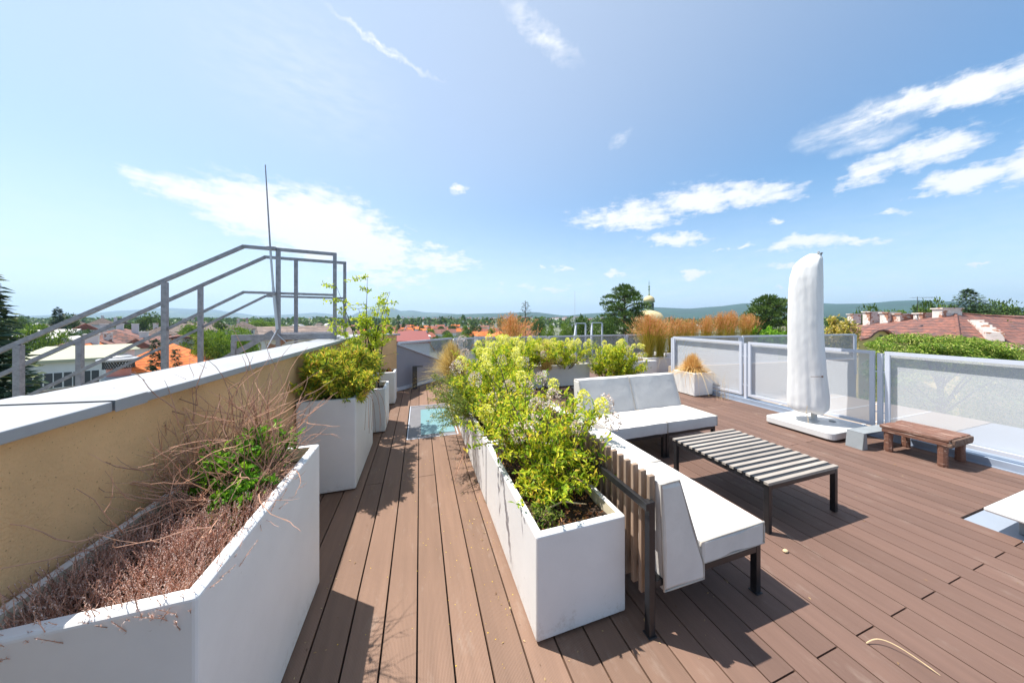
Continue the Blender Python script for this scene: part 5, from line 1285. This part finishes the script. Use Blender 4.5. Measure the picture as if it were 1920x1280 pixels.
# ---- the large tiled house on the right
def bighouse():
    d = 34; root = empty('tiled_villa', (0,0,0)); tag(root, 'large villa with red-brown hip roof, many chimneys and a curved yellow gable', 'house')
    def W(px, py, dd): x, y = polar(px, dd); return (x, y, zat(py, dd))
    mb = MB()   # roof faces
    pk = W(1792,588,38); rl = W(1660,602,44); far_r = W(2060,606,40)
    e1 = W(1608,632,36); e2 = W(1800,650,28); e3 = W(2150,660,24); 
    e0 = W(1560,617,50)
    back = W(1740,606,60); backr = W(2200,600,60)
    mb.add([pk, rl, e1, e2, e3, far_r, back, backr, e0], [(2,3,0,1),(3,4,5,0),(0,5,7,6),(1,0,6),(8,2,1),(8,1,6)])
    mb.build('roof', M_['tile_old'], root)
    mb = MB()
    def wallq(a, b): 
        mb.add([(a[0],a[1],GZ),(b[0],b[1],GZ),(b[0],b[1],b[2]-.05),(a[0],a[1],a[2]-.05)], [(0,1,2,3)])
    g1 = W(1612,633,36.6); g2 = W(1800,650.5,28.7); g3 = W(2140,659.5,24.7); g0 = W(1564,613,50.6); wallq(g0,g1); wallq(g1,g2); wallq(g2,g3); mb.build('wall', M_['wall_yellow'], root)
    # ridge caps
    mb = MB(); mb.tube([Vector(pk)+Vector((0,0,.05)), Vector(e2)+Vector((0,0,.08))], .13, 6); mb.tube([Vector(pk)+Vector((0,0,.05)), Vector(rl)+Vector((0,0,.05))], .13, 6); mb.tube([Vector(pk)+Vector((0,0,.05)), Vector(far_r)+Vector((0,0,.05))], .13, 6); mb.build('ridge_cap', M_['tile_red'], root)
    mb = MB(); mb.tube([Vector(e1)+Vector((0,0,-.05)), Vector(e2)+Vector((0,0,-.05)), Vector(e3)+Vector((0,0,-.05))], .14, 6); mb.build('gutter', M_['wall_cream'], root)
    def chim(px0, px1, y0, y1, dd, m='wall_old', cap=1.3):
        a = polar((px0+px1)/2, dd); w = (px1-px0)/542*dd/2; z0, z1 = zat(y1, dd), zat(y0, dd)
        mb = MB(); mb.box(-w,w,-.45,.45,z0-1.2,z1-.22); o = mb.build('chimney', M_[m], root); o.location = (a[0],a[1],0); o.rotation_euler = (0,0,-YAW)
        mb = MB(); mb.box(-w-.12,w+.12,-.57,.57,z1-.219,z1-.06); 
        c = mb.build('cap', M_['wall_old'], o)
        
        if dd < 42: mb = MB(); mb.box(-w+.25,w-.35,-.3,.3,z1-.059,z1-.01); c = mb.build('pot', M_['tile_red'], o)
    chim(1757,1794,576.5,596,38); chim(1721,1750,585.5,598,40); chim(1680,1704,587,603,41.5,'brick_stack'); chim(1657,1679,584.5,602,42.5); chim(1624,1648,583,603,45); chim(1594,1609,587.5,594,52)
    # stepped fire wall
    mb = MB(); n = 6
    for k in range(n):
        t0, t1 = k/n, (k+1)/n; a = Vector(W(1824+42*t0, 601+27*t0, 36-6*t0)); b = Vector(W(1824+42*t1, 601+27*t1, 36-6*t1)); z = a.z+.1
        dv = (b-a); dv.z = 0; pn = Vector((-dv.y,dv.x,0)).normalized()*.5
        mb.add([tuple(Vector((p.x,p.y,zz))+q) for zz in (min(a.z,b.z)-1.6, z) for p, q in ((a,-pn),(b,-pn),(b,pn),(a,pn))], [(3,2,1,0),(4,5,6,7),(0,1,5,4),(1,2,6,5),(2,3,7,6),(3,0,4,7)])
    mb.build('fire_wall', M_['wall_old'], root)
    # curved gable
    a = polar(1650, 31); s = 31/542; o_ = (a[0],a[1],0)
    prof = [(-34,638),(-26,636),(-20,633),(-14,626),(-8,621.5),(0,620),(7,621.5),(12,626),(18,631),(26,634),(36,636),(44,642)]
    def gx(p, oy): return (p[0]*s, oy, zat(p[1],31))
    mb = MB(); f = [gx(p,0) for p in prof]+[(44*s,0,GZ+6),(-34*s,0,GZ+6)]; mb.extr(f, (0,.6,0)); g = mb.build('gable', M_['wall_yellow'], root); g.location = o_; g.rotation_euler = (0,0,-YAW-R(10))
    mb = MB()
    for p, q in zip(prof[:-1], prof[1:]): mb.bar((p[0]*s,1.2,zat(p[1],31)+.08),(q[0]*s,1.2,zat(q[1],31)+.08),3.2,.16)
    mb.build('gable_roof', M_['tile_old'], g)
    mb = MB(); mb.box(-.1*s*10,4*s,-.04,.0-.003,zat(636,31),zat(628,31)); w_ = mb.build('window', M_['pane'], g)
    # dish, aerial
    a = polar(1716, 36); z = zat(597, 36); mb = MB(); mb.lathe([(.02,0),(.25,.04),(.42,.14)], n=16); o = mb.build('satellite_dish', M_['wall_white'], root); o.location = (a[0],a[1],z); o.rotation_euler = (R(75),0,R(20))
    a = polar(1720, 40); mb = MB(); z0, z1 = zat(590,40), zat(556,40); mb.tube([(0,0,z0-1),(0,0,z1)], .03, 5); mb.tube([(-.8,0,z1-.15),(2.4,0,z1-.1)], .02, 4)
    for k in range(9): mb.tube([(-.8+k*.38,-.22,z1-.14),(-.8+k*.38,.22,z1-.14)], .012, 4)
    o = mb.build('aerial', M_['darkmetal'], root); o.location = (a[0],a[1],0); o.rotation_euler = (0,0,-YAW)
bighouse()

# ---- ground-level neighbours just beyond the fence
root = empty('neighbour_terrace', (0,0,0)); tag(root, 'lower beige paved terrace seen through the mesh of the right fence', 'terrace')
mb = MB(); mb.box(5.90,10.3,2.45,5.4,-.70,-.40); mb.build('floor', M_['beige_floor'], root)
for y in (3.1,3.75,4.4): mb = MB(); mb.box(5.92,10.28,y,y+.03,-.398,-.392); mb.build('joint_strip', M_['wall_white'], root)
root = empty('lower_roof', (0,0,0)); tag(root, 'pale sheet-metal lower roof seen through the nearest mesh panels', 'roof')
mb = MB(); mb.box(5.90,10.3,-4,2.44,-.75,-.41); mb.build('roof', M_['ledge'], root)
for y in (-2.2,-1,.2,1.4): mb = MB(); mb.box(5.95,10.28,y,y+.02,-.408,-.38); mb.build('standing_seam', M_['ledge'], root)
mb = MB(); mb.box(5.95,10.2,-3.9,5.3,-13.9,-.76); mb.build('neighbour_block', M_['wall_cream'], root)
mb = MB(); mb.box(-1.2,5.69,-1.75,7.9,-13.9,-.405); o = mb.build('building_body', M_['wall_cream']); tag(o, kind='structure')

# ---- thin masts and ladder frames beyond the far railing
def frame_up(px0, px1, y0, d, label, diag):
    a = polar(px0,d); b = polar(px1,d); z1 = zat(y0,d); root = empty('ladder_frame',(a[0],a[1],0)); tag(root,label,'ladder','white ladder frames beyond the far railing')
    B = (b[0]-a[0],b[1]-a[1]); mb = MB(); mb.bar((0,0,-.5),(0,0,z1),.06,.05); mb.bar((B[0],B[1],-.5),(B[0],B[1],z1),.06,.05); mb.build('upright', M_['alu'], root)
    mb = MB(); mb.bar((0,0,z1+.03),(B[0],B[1],z1+.03),.06,.05); mb.build('top_rail', M_['alu'], root)
    mb = MB(); mb.bar((-.02,0,z1-.1),(-.02-B[0]*diag,-B[1]*diag-.5,z1-.95),.05,.04); mb.build('handrail', M_['alu'], root)
frame_up(1080,1098,607,14,'left of the two white ladder frames, beside the thin mast',.8)
frame_up(1110,1129,606,13.6,'right of the two white ladder frames',.7)
def mast(px, d, y0, y1, r, label, name='mast', m='alu', lean=0):
    a = polar(px,d); mb = MB(); z0, z1 = zat(y1,d), zat(y0,d); mb.tube([(lean,0,z0),(lean*.5,0,(z0+z1)/2),(0,0,z1)],[r,r*.8,r*.5],6); o = mb.build(name, M_[m], loc=(a[0],a[1],0)); tag(o,label,'mast')
mast(1078,14,545,640,.012,'thin pale mast left of the white ladder frames')
mast(1478,11,568,640,.02,'thin pale pole just left of the white parasol')
mast(1257.5,9.6,622,660,.02,'short post top with a dried flower by the reed grass','post_stub')

# ---- round metal flue beyond the left wall
def flue():
    d = 4.4; x, y = polar(223, d); root = empty('roof_flue',(x,y,0)); tag(root,'round metal roof flue with a wide cap and faded red drum','chimney'); z = lambda yy: zat(yy,d)
    s = d/542/1.7
    mb = MB(); mb.lathe([(24*s,-.4),(24*s,z(690)),(23.5*s,z(689.9))], n=28); mb.build('drum', M_['pinkdrum'], root, smooth=False)
    mb = MB(); mb.lathe([(33*s,-.4),(33*s,z(704)),(32*s,z(703.8))], n=28); mb.build('collar', M_['ledge'], root)
    mb = MB()
    for k in range(34):
        for sg in (-1,1):
            a = 2*math.pi*k/34; b = a+sg*.35; r = 31*s; mb.tube([(r*math.cos(a),r*math.sin(a),z(690)),(r*math.cos(b),r*math.sin(b),z(676))], .004, 4)
    mb.build('grille', M_['darkmetal'], root)
    mb = MB(); mb.lathe([(30.5*s,z(676)),(43*s,z(675.5)),(44*s,z(673)),(42*s,z(671.5)),(28*s,z(670)),(28*s,z(668.5)),(24*s,z(667)),(1*s,z(666.5))], n=36); mb.build('cap', M_['coping'], root)
flue()
root = empty('roof_boxes', (0,0,0)); tag(root, 'dark wooden fence strip on the roof below the stair', 'fence')
a = polar(60, 9); b = polar(330, 16); mb = MB(); mb.extr([(a[0],a[1],-1.6),(b[0],b[1],-2.2),(b[0],b[1],-1.2),(a[0],a[1],-.75)], (.05,.05,0)); mb.build('boards', M_['wood_fence'], root)

# ---- steel stair and platform with handrails
def stair():
    P0 = Vector((-3.70,4.12,0)); u = Vector((math.sin(R(81)), math.cos(R(81)), 0)); n = Vector((-u.y,u.x,0))*.65
    root = empty('steel_stair', tuple(P0)); tag(root, 'galvanised steel stair and platform with double handrails beyond the ochre wall', 'stair')
    SL = .673; T1 = 1.663; TE = 2.62
    def zt(t): return 1.32+SL*min(t,T1)
    def Pt(t, z, far=0): q = u*t+n*far; return (q.x, q.y, z)
    for far, posts in ((0,(-1.1,0,.988,2.0,TE)),(1,(-1.05,.011,1.036,2.07,2.70))):
        te = posts[-1]; tb = T1 if not far else T1+.05
        mb = MB(); mb.bar(Pt(-1.9,zt(-1.9),far),Pt(tb,zt(tb),far),.032,.04); mb.bar(Pt(tb-.012,zt(T1),far),Pt(te+.022,zt(T1),far),.032,.04); mb.build('handrail', M_['galv'], root)
        mb = MB(); mb.bar(Pt(-1.9,zt(-1.9)-.56,far),Pt(tb,zt(tb)-.56,far),.018,.030); mb.bar(Pt(tb-.01,zt(T1)-.56,far),Pt(te,zt(T1)-.56,far),.018,.030); mb.build('mid_rail', M_['galv'], root)
        for t in posts:
            mb = MB(); top = zt(t)-.022; bot = top-1.16 if t < T1 else .95
            mb.bar(Pt(t,bot,far),Pt(t,top,far),.052,.042,up=tuple(u)); mb.build('post', M_['galv'], root)
        if far: continue
        mb = MB(); mb.bar(Pt(-1.9,zt(-1.9)-1.25,far),Pt(1.95,zt(T1)+SL*.29-1.25,far),.02,.06); mb.build('stringer', M_['galv'], root)
        mb = MB(); mb.bar(Pt(1.55,1.32,far),Pt(te,1.32,far),.03,.075); mb.build('platform_beam', M_['galv'], root)
        mb = MB(); mb.bar(Pt(1.57,.8,far),Pt(1.57,1.28,far),.045,.04,up=tuple(u)); mb.build('short_post', M_['galv'], root)
    mb = MB()
    for k in range(40):
        t = 1.95+.68*k/39; mb.bar(Pt(t,1.345,.02),Pt(t,1.345,.98),.004,.025)
    for f in (0.03,.35,.66,.97): mb.bar(Pt(1.93,1.345,f),Pt(2.66,1.345,f),.006,.02)
    mb.build('grating', M_['galv'], root)
    for k in range(5,12):
        t = 1.9-.31*(k+1); z = 1.18-.21*(k+1); mb = MB(); a = Pt(t,z,.03); b = Pt(t,z,.97); mb.bar(a,b,.22,.02); mb.build('tread', M_['galv'], root)
    # lightning rod clamped to the rails
    rd = MB(); base = Vector(Pt(1.93,0,0)); tp = (base.x-.05, base.y-.03, 3.48)
    rod = empty('lightning_rod', tuple(P0)); tag(rod, 'tall thin lightning rod clamped to the stair platform', 'rod')
    mbx = MB(); mbx.tube([(base.x+.07,base.y-.02,1.42),(base.x+.03,base.y-.025,1.95)], .016, 8); mbx.build('lower_tube', M_['alu'], rod)
    mbx = MB(); mbx.tube([(base.x+.03,base.y-.025,1.95),(base.x,base.y-.028,2.45)], .013, 8); mbx.build('middle_tube', M_['alu'], rod)
    mbx = MB(); mbx.tube([(base.x,base.y-.028,2.45),tp], [.010,.006], 8); mbx.build('tip', M_['galv'], rod)
    for z in (1.87,2.44):
        mbx = MB(); mbx.box(base.x-.03,base.x+.06,base.y-.05,base.y+.01,z-.02,z+.02); mbx.build('clamp', M_['galv'], rod)
    cb = MB(); cb.tube([(base.x+.07,base.y-.02,1.42),(base.x+.0,base.y-.1,1.2),(base.x-.05,base.y-.15,.95)], .006, 5); cb.tube([(base.x+.07,base.y-.02,1.36),(base.x+.2,base.y-.1,1.25),(base.x+.5,base.y+.2,1.30)], .005, 5); cb.build('cable', M_['alu'], rod)
stair()

# ---- haze
mh = bpy.data.materials.new('air'); mh.use_nodes = True; nt = mh.node_tree; nt.nodes.remove(nt.nodes['Principled BSDF'])
pv = nt.nodes.new('ShaderNodeVolumePrincipled'); pv.inputs['Color'].default_value = (.54,.74,.98,1); pv.inputs['Density'].default_value = 1.15e-4; pv.inputs['Anisotropy'].default_value = .2
nt.links.new(pv.outputs[0], nt.nodes['Material Output'].inputs['Volume'])
mb = MB(); mb.box(-11500,11500,-11500,11500,GZ-3,460); hz = mb.build('haze', mh); tag(hz, kind='stuff')
